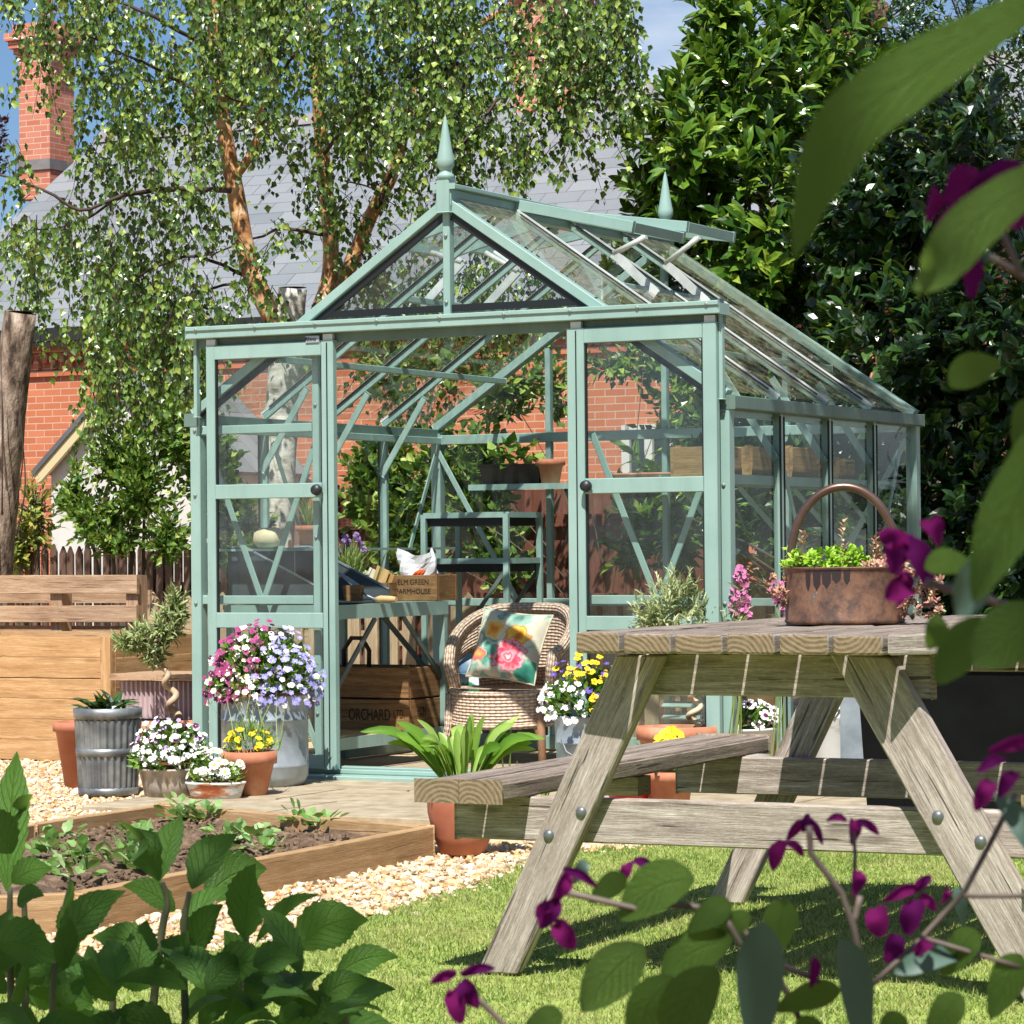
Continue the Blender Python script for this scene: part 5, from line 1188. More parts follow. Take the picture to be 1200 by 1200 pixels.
p = spot(96, 922); t = thing('tall_clay_pot', 'tall clay pot mostly hidden behind the fluted dustbin', 'pot', p); pot(t, .075, .115, .29, M_terra_d, .045)
# olive in a terracotta bowl
p = spot(204, 905); ol = thing('olive_tree', 'small olive tree with a corkscrew stem in a wide terracotta bowl', 'potted tree', p); pot(ol, .12, .185, .235, M_terra, .05)
mb = MB(); s = 3430/p.y
def opt(px, py): q = at(px, py, p.y)-p; return q
cork = []
for i in range(60):
    u = i/59; bx = opt(204+(-32)*u**2.2, 840-82*u); a = u*2*PI*3.2; rr = .022*(1-u*.3); cork.append(bx+Vector((math.cos(a)*rr, math.sin(a)*rr, 0)))
M_olivebark = mat('olive_bark', [(.3, '#8f7a62'), (.7, '#c9b394')], 14, .8)
mb.tube(cork, [.018-.007*i/59 for i in range(60)], 9)
for a, b_ in (((172, 758), (150, 730)), ((172, 758), (190, 720)), ((172, 758), (200, 745)), ((180, 735), (205, 705)), ((172, 758), (160, 770))): limb(mb, [opt(*a), (opt(*a)+opt(*b_))/2+Vector((0, RN.uniform(-.05, .05), .01)), opt(*b_)], .009, .003, 5)
mb.build('trunk', M_olivebark, ol)
c0 = opt(180, 742); tips, dirs = shell(135, [(*opt(155, 748), .1, .1, .075), (*opt(190, 735), .12, .11, .09), (*opt(205, 710), .07, .08, .1), (*opt(180, 762), .09, .08, .05)])
V, T, I = whorls(tips, nrm(dirs+A([0, 0, .5])), 13, .07, .2, LONG, .8, .12); np_mesh('foliage', V, T, M_olive, ol)
# pansies in a weathered tub
p = spot(200, 937); t = thing('pansy_tub', 'weathered round tub of white and purple violas in front of the olive', 'potted flowers', p)
M_oldtub = mat('weathered_tub', [(.3, '#6b6258'), (.45, '#9b9184'), (.6, '#b7ab9a'), (.75, '#8a6f55')], 9, .7, stretch=(3, 3, .6), bump=.2)
pot(t, .105, .132, .135, M_oldtub, 0); dome(t, 800, (0, 0, .14), .155, .175, .045, BIRCH, M_green, .55)
blossoms(t, 240, (0, 0, .17), .16, .165, .0142, [('white', 'plum'), ('white', 'white'), ('plum', 'white'), ('lilac', 'plum')], lambda d: RN.choice((0, 0, 1, 1, 0, 2, 2, 3) if d[2] > .35 else (0, 1, 1, 0)))
p = spot(253, 940); t = thing('daisy_trough', 'small rusty white trough of white daisies beside the terracotta pot', 'potted flowers', p, -.1)
M_rusty = mat('rusty_enamel', [(.38, '#9c4f2c'), (.46, '#b98a68'), (.5, '#cfd0cb'), (.7, '#dfe0dc')], 6, .6, stretch=(1, 1, 3.5))
pot(t, .1, .122, .085, M_rusty, 0, sy=.62); dome(t, 200, (0, 0, .085), .105, .09, .05, BLADE, M_hosta, .22, ry=.07)
blossoms(t, 26, (0, 0, .1), .115, .115, .021, [('white', 'yellow')], tpl=DAISY, ry=.08, low=.1)
p = spot(292, 936); t = thing('yellow_flower_pot', 'terracotta pot of small yellow flowers in front of the zinc tub', 'potted flowers', p)
pot(t, .07, .107, .2, M_terra, .055); dome(t, 150, (0, 0, .2), .1, .1, .06, BLADE, M_hosta, .16)
blossoms(t, 24, (0, 0, .21), .1, .09, .016, [('yellow', 'yellow')], low=.05)
n = 40; leaves(t, np.stack([NR.uniform(-.12, .14, n), NR.normal(.05, .05, n), np.full(n, .2)], 1), rnd_dirs(n)*.25+A([0, 0, 1]), rnd_dirs(n), NR.uniform(.15, .3, n), .02, BLADE, M_chive, 'seed_stalks')
p = spot(311, 924); zt_ = thing('zinc_tub', 'large round zinc tub brimming with magenta and lavender violas at the greenhouse door', 'potted flowers', p); p_r = .19
mb = MB(); mb.lathe([(0, 0), (.13, 0), (.168, .02), (.188, .06), (.19, .1), (.193, .105), (.19, .11), (.19, .3), (.194, .305), (.19, .31), (.189, .405), (.198, .41), (.198, .422), (.18, .425), (.176, .38)], 48); mb.build('tub_body', M_zinc, zt_)
mb = MB(); mb.lathe([(.181, .418), (.19, .424), (.2, .421), (.2, .41)], 48); mb.build('rusted_rim', mat('rust', [(.3, '#7b4a2e'), (.7, '#a8714a')], 12, .8), zt_)
mb = MB(); mb.disc(.178, .395, 32); mb.build('soil', M_soil, zt_)
dome(zt_, 900, (0, 0, .42), .225, .26, .055, BIRCH, M_green, .5)
def pick(d):
    if d[0] < -.15 and d[2] < .75 and RN.random() < .25: return 4
    if d[0]+d[2]*-.35 < -.2 or (d[2] > .82 and d[0] < .25): return RN.choice((0, 0, 1, 0, 3))
    return RN.choice((2, 2, 2, 3, 2))
blossoms(zt_, 540, (0, 0, .44), .235, .265, .0158, [('magenta', 'plum'), ('plum', 'cream'), ('lavender', 'white'), ('white', 'lavender'), ('cream', 'maroon')], pick, low=-.25)
blossoms(zt_, 5, (-.19, -.1, .52), .05, .07, .036, [('cream', 'maroon'), ('magenta', 'cream')], name='pansy', stuff=True)
# corrugated trough and metal tub behind
p = at(206, 800, 14.5); p.z = 0; ct = thing('corrugated_trough', 'pinkish corrugated metal trough with a pale wooden top behind the olive', 'trough', p, GYAW)
M_pinkmetal = mat('pink_metal', [(.3, '#a88f93'), (.7, '#c8b3b4')], 7, .5, metal=.2)
mb = MB(); N_ = 60
def corr(u, v): return (-.22+.44*u, -.16+.008*math.sin(u*2*PI*16), .235+.18*v)
mb.grid(corr, 160, 1); mb.grid(lambda u, v: (-.22, -.16+.32*u+.0, .235+.18*v), 2, 1, flip=True); mb.grid(lambda u, v: (.22, -.16+.32*u, .235+.18*v), 2, 1); mb.grid(lambda u, v: (-.22+.44*u, .16, .235+.18*v), 2, 1, flip=True); mb.build('corrugated_wall', M_pinkmetal, ct)
mb = MB(); mb.beam((-.25, 0, .435), (.25, 0, .435), .4, .03); mb.build('wooden_top', M_pallet, ct)
mb = MB(); mb.box((0, 0, .115), (.42, .3, .23)); mb.build('metal_base', M_zinc, ct, bevel=.01)
# larch bin
a = gnd(133, 894); lb = thing('larch_bin', 'large square bin of new orange brown planks at the left edge', 'wooden bin', a, GYAW); bw, bd_, bh = 1.4, .95, .62
mb_ = None
for k in range(6):
    h = bh/6; z = h*(k+.5)
    mb = MB(); mb.beam((-bw, .011, z), (-.0, .011, z), .022, h-.004); mb.build('plank', M_larch, lb, bevel=.002)
    mb = MB(); mb.beam((-.011, .023, z), (-.011, bd_, z), .022, h-.004); mb.build('plank', M_larch, lb, bevel=.002)
    mb = MB(); mb.beam((-bw, bd_-.011, z), (-.023, bd_-.011, z), .022, h-.004); mb.build('plank', M_larch, lb)
mb = MB(); mb.beam((-.03, -.011, 0), (-.03, -.011, bh+.002), .06, .02, up=(0, 1, 0)); mb.build('corner_board', M_larch, lb)
mb = MB(); mb.beam((-bw+.03, .3, bh-.2), (-.03, .3, bh-.2), .5, .05); mb.build('compost_fill', M_soil, lb)
mb = MB(); mb.beam((-.05, .04, 0), (-.05, .04, bh-.01), .05, .05, up=(0, 1, 0)); mb.build('corner_post', M_larch, lb)
# pallet leaning behind
a = at(162, 745, 15.9); a.z = .0; pa_ = thing('wooden_pallet', 'rough wooden pallet standing upright behind the larch bin', 'pallet', a, GYAW)
zt0 = at(160, 672, 15.9).z
for z, hh, y_ in ((zt0-.055, .1, 0), (zt0-.22, .09, 0), (zt0-.39, .1, 0), (zt0-.6, .1, 0), (zt0-.8, .1, 0)):
    mb = MB(); mb.beam((-1.25, y_, z), (-.0, y_+RN.uniform(-.003, .003), z+RN.uniform(-.006, .006)), .02, hh, m=0); mb.build('slat', M_pallet, pa_, bevel=.002)
for z in (zt0-.125, zt0-.32, zt0-.52):
    mb = MB(); mb.beam((-1.25, .12, z), (0, .12, z), .02, .07); mb.build('slat', M_pallet, pa_)
for x in (-.05, -.55, -1.1):
    mb = MB(); mb.beam((x, .06, 0), (x, .06, zt0-.01), .075, .09, up=(0, 1, 0)); mb.build('stringer', M_pallet, pa_)
# hosta
p = gnd(542, 1000); hp = thing('hosta_pot', 'terracotta pot of upright bright hosta leaves beside the table bench', 'potted plant', p); hh = .2
mb = MB(); mb.lathe([(0, 0), (.075, 0), (.1, .06), (.118, .14), (.122, .2), (.116, .215), (.125, .222), (.125, .238), (.108, .24), (.1, .2)], 40); mb.build('pot', M_terra_d, hp)
mb = MB(); mb.disc(.106, .215, 28); mb.build('soil', M_soil, hp)
def big_leaf(mb, path, widths, nrm_, m=0, na=6, nl=14, serr=0, fold=.12, wave=0, base_w=0):
    """smooth leaf blade along a path; widths = full width along it (sampled), nrm_ = upper side"""
    P = [Vector(p) for p in path]; k = len(P); N_ = Vector(nrm_).normalized()
    def pos(t_):
        x = t_*(k-1); i = min(int(x), k-2); u = x-i; a0 = P[max(i-1, 0)]; a1 = P[i]; a2 = P[i+1]; a3 = P[min(i+2, k-1)]
        return .5*((2*a1)+(a2-a0)*u+(2*a0-5*a1+4*a2-a3)*u*u+(3*a1-a0-3*a2+a3)*u**3)
    def wid(t_):
        x = t_*(len(widths)-1); i = min(int(x), len(widths)-2); u = x-i; u = u*u*(3-2*u)*.5+u*.5; return widths[i]*(1-u)+widths[i+1]*u
    i0 = len(mb.v); row = na*2+1
    for j in range(nl+1):
        t_ = j/nl; c = pos(t_); d = (pos(min(t_+.02, 1))-pos(max(t_-.02, 0))).normalized(); x = d.cross(N_).normalized(); z = x.cross(d)
        w = wid(t_)/2
        for q in range(-na, na+1):
            s = q/na; ww = w*(1+ (serr*(1 if j % 2 else -1) if abs(q) == na else 0))
            mb.v.append(c+x*(s*ww)+z*(fold*w*s*s*1.2+wave*w*math.sin(t_*9+s*2.2)*abs(s)))
    for j in range(nl):
        for q in range(row-1):
            f = (i0+j*row+q, i0+j*row+q+1, i0+(j+1)*row+q+1, i0+(j+1)*row+q)
            uv = [((q/na-1), j/nl), (((q+1)/na-1), j/nl), (((q+1)/na-1), (j+1)/nl), ((q/na-1), (j+1)/nl)]
            mb.face(f, uv, m, True)
OV = [.05, .55, .9, 1, .92, .7, .4, .02]
mb = MB()
for k in range(46):
    a = RN.uniform(0, 2*PI); sp_ = RN.uniform(.15, 1.1); L = RN.uniform(.17, .31); hz = Vector((math.cos(a)*1.15, math.sin(a)*.8, 0)); b0 = Vector((math.cos(a)*.04, math.sin(a)*.04, .21))
    pts = [b0, b0+hz*L*.22*sp_+Vector((0, 0, L*.33)), b0+hz*L*.52*sp_+Vector((0, 0, L*.66)), b0+hz*L*.85*sp_+Vector((0, 0, L*(1-.3*sp_)))]
    w = RN.uniform(.032, .056); big_leaf(mb, pts, [.006, .006, .01, .55*w, .95*w, w, .65*w, .003], (hz*-.5+Vector((RN.uniform(-.6, .6), -.7, .5))), na=3, nl=10, fold=.3)
mb.build('foliage', M_hosta, hp)
p = gnd(612, 960); t = thing('iris_clump', 'thin clump of short upright blades between the hosta and the chair', 'plant', p); n = 26
leaves(t, np.stack([NR.uniform(-.1, .1, n), NR.normal(0, .04, n), np.zeros(n)], 1), rnd_dirs(n)*.3+A([0, 0, 1]), rnd_dirs(n)+A([0, -1, 0]), NR.uniform(.14, .27, n), .1, BLADE, M_hosta)
# ------------------------------------------------------------------ pots behind the table
p = gnd(688, 925); zb = thing('zinc_bucket', 'zinc bucket of yellow, white and violet violas by the wicker chair', 'potted flowers', p); h = .32
mb = MB(); mb.lathe([(0, 0), (.1, 0), (.128, .1), (.13, .104), (.132, .2), (.137, .204), (.133, .208), (.14, h-.01), (.147, h), (.135, h), (.13, h-.05)], 40); mb.build('bucket_body', M_zinc, zb)
mb = MB(); mb.disc(.132, h-.03, 28); mb.build('soil', M_soil, zb); dome(zb, 420, (0, 0, h), .17, .2, .06, BIRCH, M_green, .5)
blossoms(zb, 200, (0, 0, h+.02), .185, .225, .0165, [('white', 'yellow'), ('yellow', 'maroon'), ('violet', 'yellow')], lambda d: 0 if d[0] < -.05 and d[2] < .65 else RN.choice((1, 1, 1, 2) if d[0] > -.3 else (2, 2, 1)), low=-.2)
mb = MB(); mb.tube([(-.137, -.0, h-.03), (-.09, -.12, h-.15), (0, -.16, h-.2), (.09, -.12, h-.15), (.137, 0, h-.03)], .004, 6); mb.build('wire_handle', M_zincd, zb)
p = gnd(797, 930); rz_ = GYAW; wl = thing('corkscrew_willow', 'silvery leaved shrub on a pale corkscrew stem in a terracotta trough', 'potted tree', p, 0)
pot(wl, .13, .17, .285, M_terra, .06, sx=1, sy=.75)
def wpt(px, py): return at(px, py, p.y)-p
ck_ = []
for i in range(110):
    u = i/109; c = wpt(812+5*math.sin(u*3), 850-125*u); a = u*2*PI*5.6; ck_.append(c+Vector((math.cos(a)*.024, math.sin(a)*.024, 0)))
mb = MB(); mb.tube(ck_, [.0125-.003*i/109 for i in range(110)], 9); mb.build('trunk', mat('peeled_stem', [(.3, '#c0a684'), (.7, '#e0cdb0')], 14, .7), wl)
tips, dirs = shell(115, [(*wpt(790, 705), .17, .15, .15), (*wpt(760, 715), .1, .1, .08), (*wpt(830, 715), .12, .12, .1), (*wpt(795, 680), .1, .1, .07)])
V, T, I = whorls(tips, nrm(dirs+A([0, 0, .9])), 12, .055, .2, LONG, .7, .12); np_mesh('foliage', V, T, M_silver, wl)
p = gnd(866, 925); wbw = thing('enamel_bowl', 'round white enamel bowl of white pansies with dark faces', 'potted flowers', p); h = .265
M_enamel = mat('white_enamel', [(.3, '#d9dad6'), (.7, '#ecebe6')], 5, .35)
pot(wbw, .13, .16, h, M_enamel, 0, lip=.01); dome(wbw, 200, (0, 0, h), .15, .09, .055, BIRCH, M_green, .5)
blossoms(wbw, 36, (0, 0, h+.01), .165, .1, .03, [('white', 'plum'), ('plum', 'maroon')], lambda d: 1 if d[2] > .6 and RN.random() < .4 else 0, low=-.1, tpl=PANSY, face=.4)
p = gnd(785, 955); t = thing('yellow_pansy_pot', 'small clay pot holding a tall bright yellow pansy behind the bench', 'potted flowers', p); pot(t, .07, .09, .17, M_terra, .04)
dome(t, 60, (-.03, 0, .17), .11, .1, .06, BIRCH, M_green, .5); blossoms(t, 7, (.01, -.03, .27), .035, .07, .04, [('yellow', 'maroon')], name='pansy_flowers', stuff=False)
p = gnd(737, 955); t = thing('red_pot', 'shiny red plastic pot on the gravel under the bench', 'pot', p); pot(t, .065, .08, .1, mat('red_plastic', '#c41a12', 4, .3), .02)
p = gnd(748, 940); t = thing('small_clay_pot', 'plain terracotta pot behind the shiny red pot under the bench', 'pot', p); pot(t, .06, .085, .14, M_terra, .035)
p = gnd(772, 948); t = thing('clear_pot', 'pale grey plastic pot under the bench beside the red pot', 'pot', p); pot(t, .06, .075, .13, mat('grey_plastic', '#a8aaa8', 4, .4), .02)
p = gnd(890, 915); t = thing('spider_plant', 'pale grey pot with arching narrow leaves on a stand behind the table', 'potted plant', p)
mb = MB(); mb.box((0, 0, .2), (.22, .2, .4)); mb.build('stand', M_crate, t); o = pot(t, .06, .085, .13, M_zinc, .03); o.location.z = .4
for c_ in t.children:
    if c_.name.startswith('soil'): c_.location.z = .4
n = 60; d = rnd_dirs(n); d[:, 2] = np.abs(d[:, 2])*.6+.2; leaves(t, np.tile(A([[0, 0, .52]]), (n, 1)), d, A([0, 0, 1])+rnd_dirs(n)*.3, NR.uniform(.12, .22, n), .07, BLADE, M_chive)
p = gnd(980, 922); t = thing('milk_churn', 'white painted metal churn with a wire handle seen through the table legs', 'churn', p)
mb = MB(); mb.lathe([(0, 0), (.1, 0), (.108, .02), (.104, .03), (.108, .04), (.108, .3), (.111, .305), (.108, .31), (.104, .4), (.075, .46), (.07, .52), (.082, .55), (.06, .55)], 36); mb.build('churn_body', mat('chipped_white', [(.3, '#b5a490'), (.36, '#d6d6d2'), (.7, '#e6e6e2')], 5, .5), t)
mb = MB(); mb.tube([(-.09, -.05, .36), (-.02, -.13, .33), (.09, -.05, .36)], .005, 6); mb.build('wire_handle', M_zincd, t)
p = gnd(1022, 925); t = thing('zinc_cistern', 'tall square zinc cistern beside the white churn', 'tank', p, GYAW)
mb = MB(); mb.box((0, 0, .21), (.2, .2, .42)); mb.build('tank_body', M_zinc, t, bevel=.008); mb = MB(); mb.box((0, 0, .425), (.215, .215, .02)); mb.build('rim', M_zincd, t)
p = at(1150, 880, 11.2); p.z = 0; t = thing('black_tank', 'big dark water tank in shade at the right of the table', 'tank', p, GYAW)
mb = MB(); mb.prism([(-.36, -.25, 0), (.42, -.25, 0), (.47, -.25, .6), (-.4, -.25, .6)], (0, .6, 0)); mb.build('tank_body', mat('dark_tank', [(.3, '#060707'), (.7, '#101211')], 5, .6, spec=.12), t, bevel=.03, seg=3)  # extra dark base colour stands in for shade on the tank
mb = MB(); mb.box((.035, .05, .615), (.92, .66, .03)); mb.build('tank_rim', mat('tank_rim', '#3c4542', 4, .4), t, bevel=.008)
def pinkplant(px, py, lab):
    p = gnd(px, 930); t = thing('pink_erysimum', lab, 'flowering plant', p); tops = [at(px+RN.uniform(-16, 16), py+RN.uniform(-12, 60), p.y)-p for _ in range(9)]
    mb = MB()
    for q in tops: limb(mb, [Vector((RN.gauss(0, .03), RN.gauss(0, .03), 0)), q*.6, q], .0025, .0015, 5)
    mb.build('stems', M_chive, t)
    for q in tops:
        n = 16; V, T, I = scatter(FLOWER[0], FLOWER[1], A(q)+rnd_dirs(n)*A([.022, .022, .03]), frames(rnd_dirs(n), rnd_dirs(n)+A([0, -1, .3])), np.full((n, 3), .011)); np_mesh('flower_spike', V, T, M_petal['pink'], t)
    n = 60; P = A([tops[i % 9]*RN.uniform(.7, .95) for i in range(n)]); leaves(t, P, rnd_dirs(n)+A([0, 0, .6]), rnd_dirs(n), NR.uniform(.04, .08, n), .14, BLADE, M_olive)
pinkplant(862, 680, 'pink wallflower spikes rising beside the silvery shrub'); pinkplant(914, 690, 'pink wallflower spikes rising at the left of the copper pan')
# ------------------------------------------------------------------ picnic table
PHI = -.44
M_tab = wood('weathered_table_wood', '#63584e', '#a79b90', '#dcd3c9', 1, 60, .85, '#8b8077')
M_tabtop = wood('weathered_top_wood', '#544840', '#8b7d72', '#b8aca0', 1, 60, .85, '#655a51')
TP = at(671, 742, 7.05); TZ_ = TP.z; TB = .048
MT = Matrix.Translation((TP.x, TP.y, 0)) @ Matrix.Rotation(PHI, 4, 'Z')
tb = thing('picnic_table', 'weathered grey wooden picnic table with fixed benches on the lawn', 'picnic table', (TP.x, TP.y, 0), PHI)
def tpl_(px, py, ly): return on_plane(px, py, MT, 1, ly)
TL = 1.85; pitch = .1295; bwid = .117
for k in range(7):
    x0 = k*pitch; x1 = x0+bwid; z0 = TZ_-TB
    if k == 6: pts = [(x0, .0), (x1, .117), (x1, TL-.117), (x0, TL)]
    elif k == 0: pts = [(x0+.004, .008), (x1, 0), (x1, TL), (x0, TL-.05)]
    else: pts = [(x0, RN.uniform(0, .004)), (x1, RN.uniform(0, .004)), (x1, TL), (x0, TL)]
    mb = MB(); i0 = len(mb.f); P3 = [Vector((a, b_, z0)) for a, b_ in pts]; dz = RN.uniform(-.003, .003); o, o2 = RN.uniform(0, 30), RN.uniform(0, 30)
    mb.v = P3+[p+Vector((0, 0, TB+dz)) for p in P3]
    mb.face((3, 2, 1, 0), [(mb.v[j].y+o, mb.v[j].x+o2) for j in (3, 2, 1, 0)], 0); mb.face((4, 5, 6, 7), [(mb.v[j].y+o, mb.v[j].x+o2) for j in (4, 5, 6, 7)], 2)
    for a, b_ in ((0, 1), (1, 2), (2, 3), (3, 0)):
        q = (a, b_, b_+4, a+4); endf = (a in (0, 2)) and not (k == 6)
        if endf:
            cx, cz = RN.uniform(-.02, .14), RN.choice((-.06, -.02, .02, .07, .12, .2))
            mb.face(q, [(mb.v[j].x-x0-cx, mb.v[j].z-z0-cz) for j in q], 1)
        else: mb.face(q, [(mb.v[j].y+(mb.v[j].x-x0)+o, mb.v[j].z*1.0+o2) for j in q], 0)
    mb.build('top_board', [M_tab, M_endgrey, M_tabtop], tb, bevel=.006, seg=2)
def legs(ly, mir):
    f = (lambda p: Vector((p.x, ly, p.z)))
    for nm, px in (('l', [(722, 768), (777, 768), (605, 1158), (559, 1150)]), ('r', [(972, 766), (1045, 770), (1276, 1163), (1201, 1150)])):
        q = [tpl_(a, b_, .13) for a, b_ in px]; q = [Vector((p.x, 0, max(p.z, 0))) for p in q]
        q[2].z = q[3].z = 0.0
        mb = MB(); pts = [Vector((p.x, ly, p.z)) for p in q]; o = RN.uniform(0, 30); i0 = len(mb.f)
        ax = (q[3]-q[0]).normalized(); mb.v = pts+[p+Vector((0, .045, 0)) for p in pts]
        uvf = lambda j: (mb.v[j].dot(ax)+o, mb.v[j].dot(Vector((-ax.z, 1, ax.x)))+o*.3)
        mb.face((3, 2, 1, 0), [uvf(j) for j in (3, 2, 1, 0)], 0); mb.face((4, 5, 6, 7), [uvf(j) for j in (4, 5, 6, 7)], 0)
        for a, b_ in ((0, 1), (1, 2), (2, 3), (3, 0)):
            g = (a, b_, b_+4, a+4); mb.face(g, [uvf(j) for j in g], 1 if a in (0, 2) else 0)
        mb.build('leg', [M_tab, M_endgrey], tb, bevel=.004)
        if not mir:
            for bx_, by_ in (((681, 952), (643, 979)) if nm == 'l' else ((1099, 957), (1149, 986))):
                c = tpl_(bx_, by_, .13); mb = MB(); mb.lathe([(0, .009), (.006, .0085), (.012, .005), (.0145, 0)], 18); o_ = mb.build('bolt', M_zincd, tb); o_.location = (c.x, ly+.0, c.z); o_.rotation_euler = (PI/2, 0, 0)
legs(.13, False); legs(TL-.175, True)
cxm = 3.5*pitch-.006
sL = tpl_(533, 943, .175); sB = tpl_(533, 991, .175); zs1 = tpl_(800, 939, .175).z; zs0 = tpl_(800, 992, .175).z
xl, xr = sL.x, 2*cxm-sL.x
for y_ in (.1975, TL-.1975):
    mb = MB(); mb.beam((xl, y_, (zs0+zs1)/2), (xr, y_, (zs0+zs1)/2), .043, zs1-zs0, me=1); mb.build('seat_bearer', [M_tab, M_endgrey], tb, bevel=.004)
    x0 = tpl_(778, 780, .175).x-.14; mb = MB(); zz = TZ_-TB-.005; mb.beam((.07, y_, zz-.05), (2*cxm-.07, y_, zz-.05), .043, .1, me=1); mb.build('top_bearer', [M_tab, M_endgrey], tb, bevel=.003)
mb = MB(); mb.beam((cxm, .24, TZ_-TB-.04), (cxm, TL-.24, TZ_-TB-.04), .1, .06, me=1); mb.build('centre_batten', [M_tab, M_endgrey], tb)
s0 = tpl_(488, 930, .0).x; s1 = tpl_(538, 930, 0).x; s2 = tpl_(586, 930, 0).x
for sgn in (0, 1):
    for a, b_ in ((s0, s1-.006), (s1+.004, s2)):
        if sgn: a, b_ = 2*cxm-b_, 2*cxm-a
        mb = MB(); mb.beam(((a+b_)/2, .0, zs1+.0235), ((a+b_)/2, TL, zs1+.0235), b_-a, .046, me=1); mb.build('seat_board', [M_tabtop, M_endgrey], tb, bevel=.006, seg=2)
for sgn in (0, 1):
    x_ = (s0+s2)/2 if not sgn else 2*cxm-(s0+s2)/2
    mb = MB(); mb.beam((x_-.1, TL/2, zs1-.03), (x_+.1, TL/2, zs1-.03), .09, .05, me=1); mb.build('seat_cleat', [M_tab, M_endgrey], tb)
# copper pan
p = gnd(990, 731.5, TZ_); M_copper = mat('old_copper', [(.3, '#352a24'), (.42, '#574339'), (.52, '#745544'), (.6, '#87634c'), (.66, '#64554a'), (.72, '#b5aca2')], 14, .6, metal=.3, bump=.15, nrough=.75)
M_copperd = mat('copper_handle', [(.3, '#5a453c'), (.7, '#836a5e')], 8, .35, metal=.7)
cp = thing('copper_pan', 'old copper preserving pan with a hooped handle planted with succulents on the table', 'planter', p+Vector((0, 0, .003))); R_ = .153; H_ = .145
mb = MB(); mb.lathe([(0, 0), (R_*.98, 0), (R_*1.01, .006), (R_*.99, .012), (R_, H_-.02), (R_*1.0, H_-.008), (R_*1.03, H_-.004), (R_*1.03, H_), (R_*.98, H_), (R_*.96, H_-.03)], 56); mb.build('pan_body', M_copper, cp)
mb = MB()
for k in range(5):
    a = -PI/2-.75+k*.17; w = RN.uniform(.012, .02); L = RN.uniform(.025, .055); q = [Vector((math.cos(a+s*w/R_/1.5)*(R_*1.004), math.sin(a+s*w/R_/1.5)*(R_*1.004), z)) for s, z in ((-1, H_-.008), (-.8, H_-.008-L*.7), (0, H_-.008-L), (.8, H_-.008-L*.7), (1, H_-.008))]
    mb.poly(q[::1])
mb.build('drip_stains', mat('tar_stain', '#2e2422', 8, .5), cp)
mb = MB(); mb.disc(R_*.96, H_-.02, 32); mb.build('soil', M_soil, cp)
mb = MB(); hp_ = []
for i in range(33):
    a = PI*i/32; hp_.append((-.137*math.cos(a), .0, H_-.03+.03+.205*math.sin(a)**.9))
hp_ = [(-.137, 0, .07)]+hp_+[(.137, 0, .07)]
mb.tube(hp_, .0115, 12); o = mb.build('hoop_handle', M_copperd, cp); o.rotation_euler = (0, 0, -.12)
for s in (-1, 1):
    mb = MB(); mb.box((s*.146, 0, .09), (.012, .05, .06)); q = mb.build('handle_lug', M_copperd, cp, bevel=.003); q.rotation_euler = (0, 0, -.12)
tips = np.stack([NR.uniform(-.155, .05, 90), NR.uniform(-.12, .1, 90), NR.uniform(H_-.01, H_+.045, 90)], 1); k = (tips[:, 0]**2+tips[:, 1]**2) < .0245; tips = tips[k]
V, T, I = whorls(tips, A([0, -.25, 1])+rnd_dirs(len(tips))*.45, 9, .028, .5, LONG, 1.2, .015); np_mesh('lime_sedum', V, T, M_lime, cp)
tips = np.concatenate([np.stack([NR.uniform(.04, .16, 60), NR.uniform(-.1, .1, 60), NR.uniform(H_-.02, H_+.02, 60)], 1), np.stack([NR.uniform(.13, .24, 85), NR.uniform(-.12, .02, 85), NR.uniform(.01, .14, 85)], 1), np.stack([NR.uniform(-.2, -.15, 14), NR.uniform(-.06, .0, 14), NR.uniform(.05, .12, 14)], 1)])
V, T, I = whorls(tips, A([.2, -.4, .7])+rnd_dirs(len(tips))*.6, 12, .02, .5, LONG, 1.2, .008); np_mesh('pink_succulents', V, T, M_sempers, cp)
for x, y_ , hh in ((-.11, -.05, .09), (-.005, -.04, .115), (.075, -.03, .08), (.09, .0, .06)):
    P = []; n = 40; u = NR.uniform(0, 1, n); a = NR.uniform(0, 2*PI, n); P = np.stack([x+.008*np.cos(a)*(1-u*.6), y_+.008*np.sin(a)*(1-u*.6), H_+hh*u], 1)
    leaves(cp, P, np.stack([np.cos(a), np.sin(a), np.full(n, 1.0)], 1), np.stack([np.cos(a)*-.3, np.sin(a)*-.3, np.ones(n)], 1), NR.uniform(.012, .018, n), .5, LONG, M_sempers, 'flower_spike')

# ------------------------------------------------------------------ foreground plants
M_hyd = leafmat('hydrangea_leaf', [(0, '#315922'), (.5, '#467430'), (1, '#5f8e40')], .3, .45, (.24, .42, .04), veins=True, spec=.4)
M_salv = leafmat('salvia_leaf', [(0, '#3e6224'), (.5, '#527a2c'), (1, '#6f9245')], .7, .46, (.28, .42, .05), veins=True, spec=.25)
M_salvb = leafmat('salvia_leaf_bluish', [(0, '#4f6d62'), (1, '#5f7f72')], .5, .25)
M_spetal = leafmat('salvia_petal', [(0, '#4a0f4a'), (.5, '#651552'), (1, '#7e1f60')], .9, .4, (.4, .02, .22), spec=.08)
M_hstem = mat('hydrangea_stem', [(.3, '#56593a'), (.7, '#80835a')], 12, .7); M_sstem = mat('salvia_stem', [(.3, '#4a3f3a'), (.7, '#776a5e')], 12, .6)
hb = gnd(170, 1330, 0); HYD = 4.5; hb = Vector((at(170, 1100, HYD).x, HYD, 0)); hy = thing('hydrangea_bush', 'hydrangea shoots with broad serrated dark green leaves in the left foreground', 'shrub', hb)
mb = MB(); ms = MB()
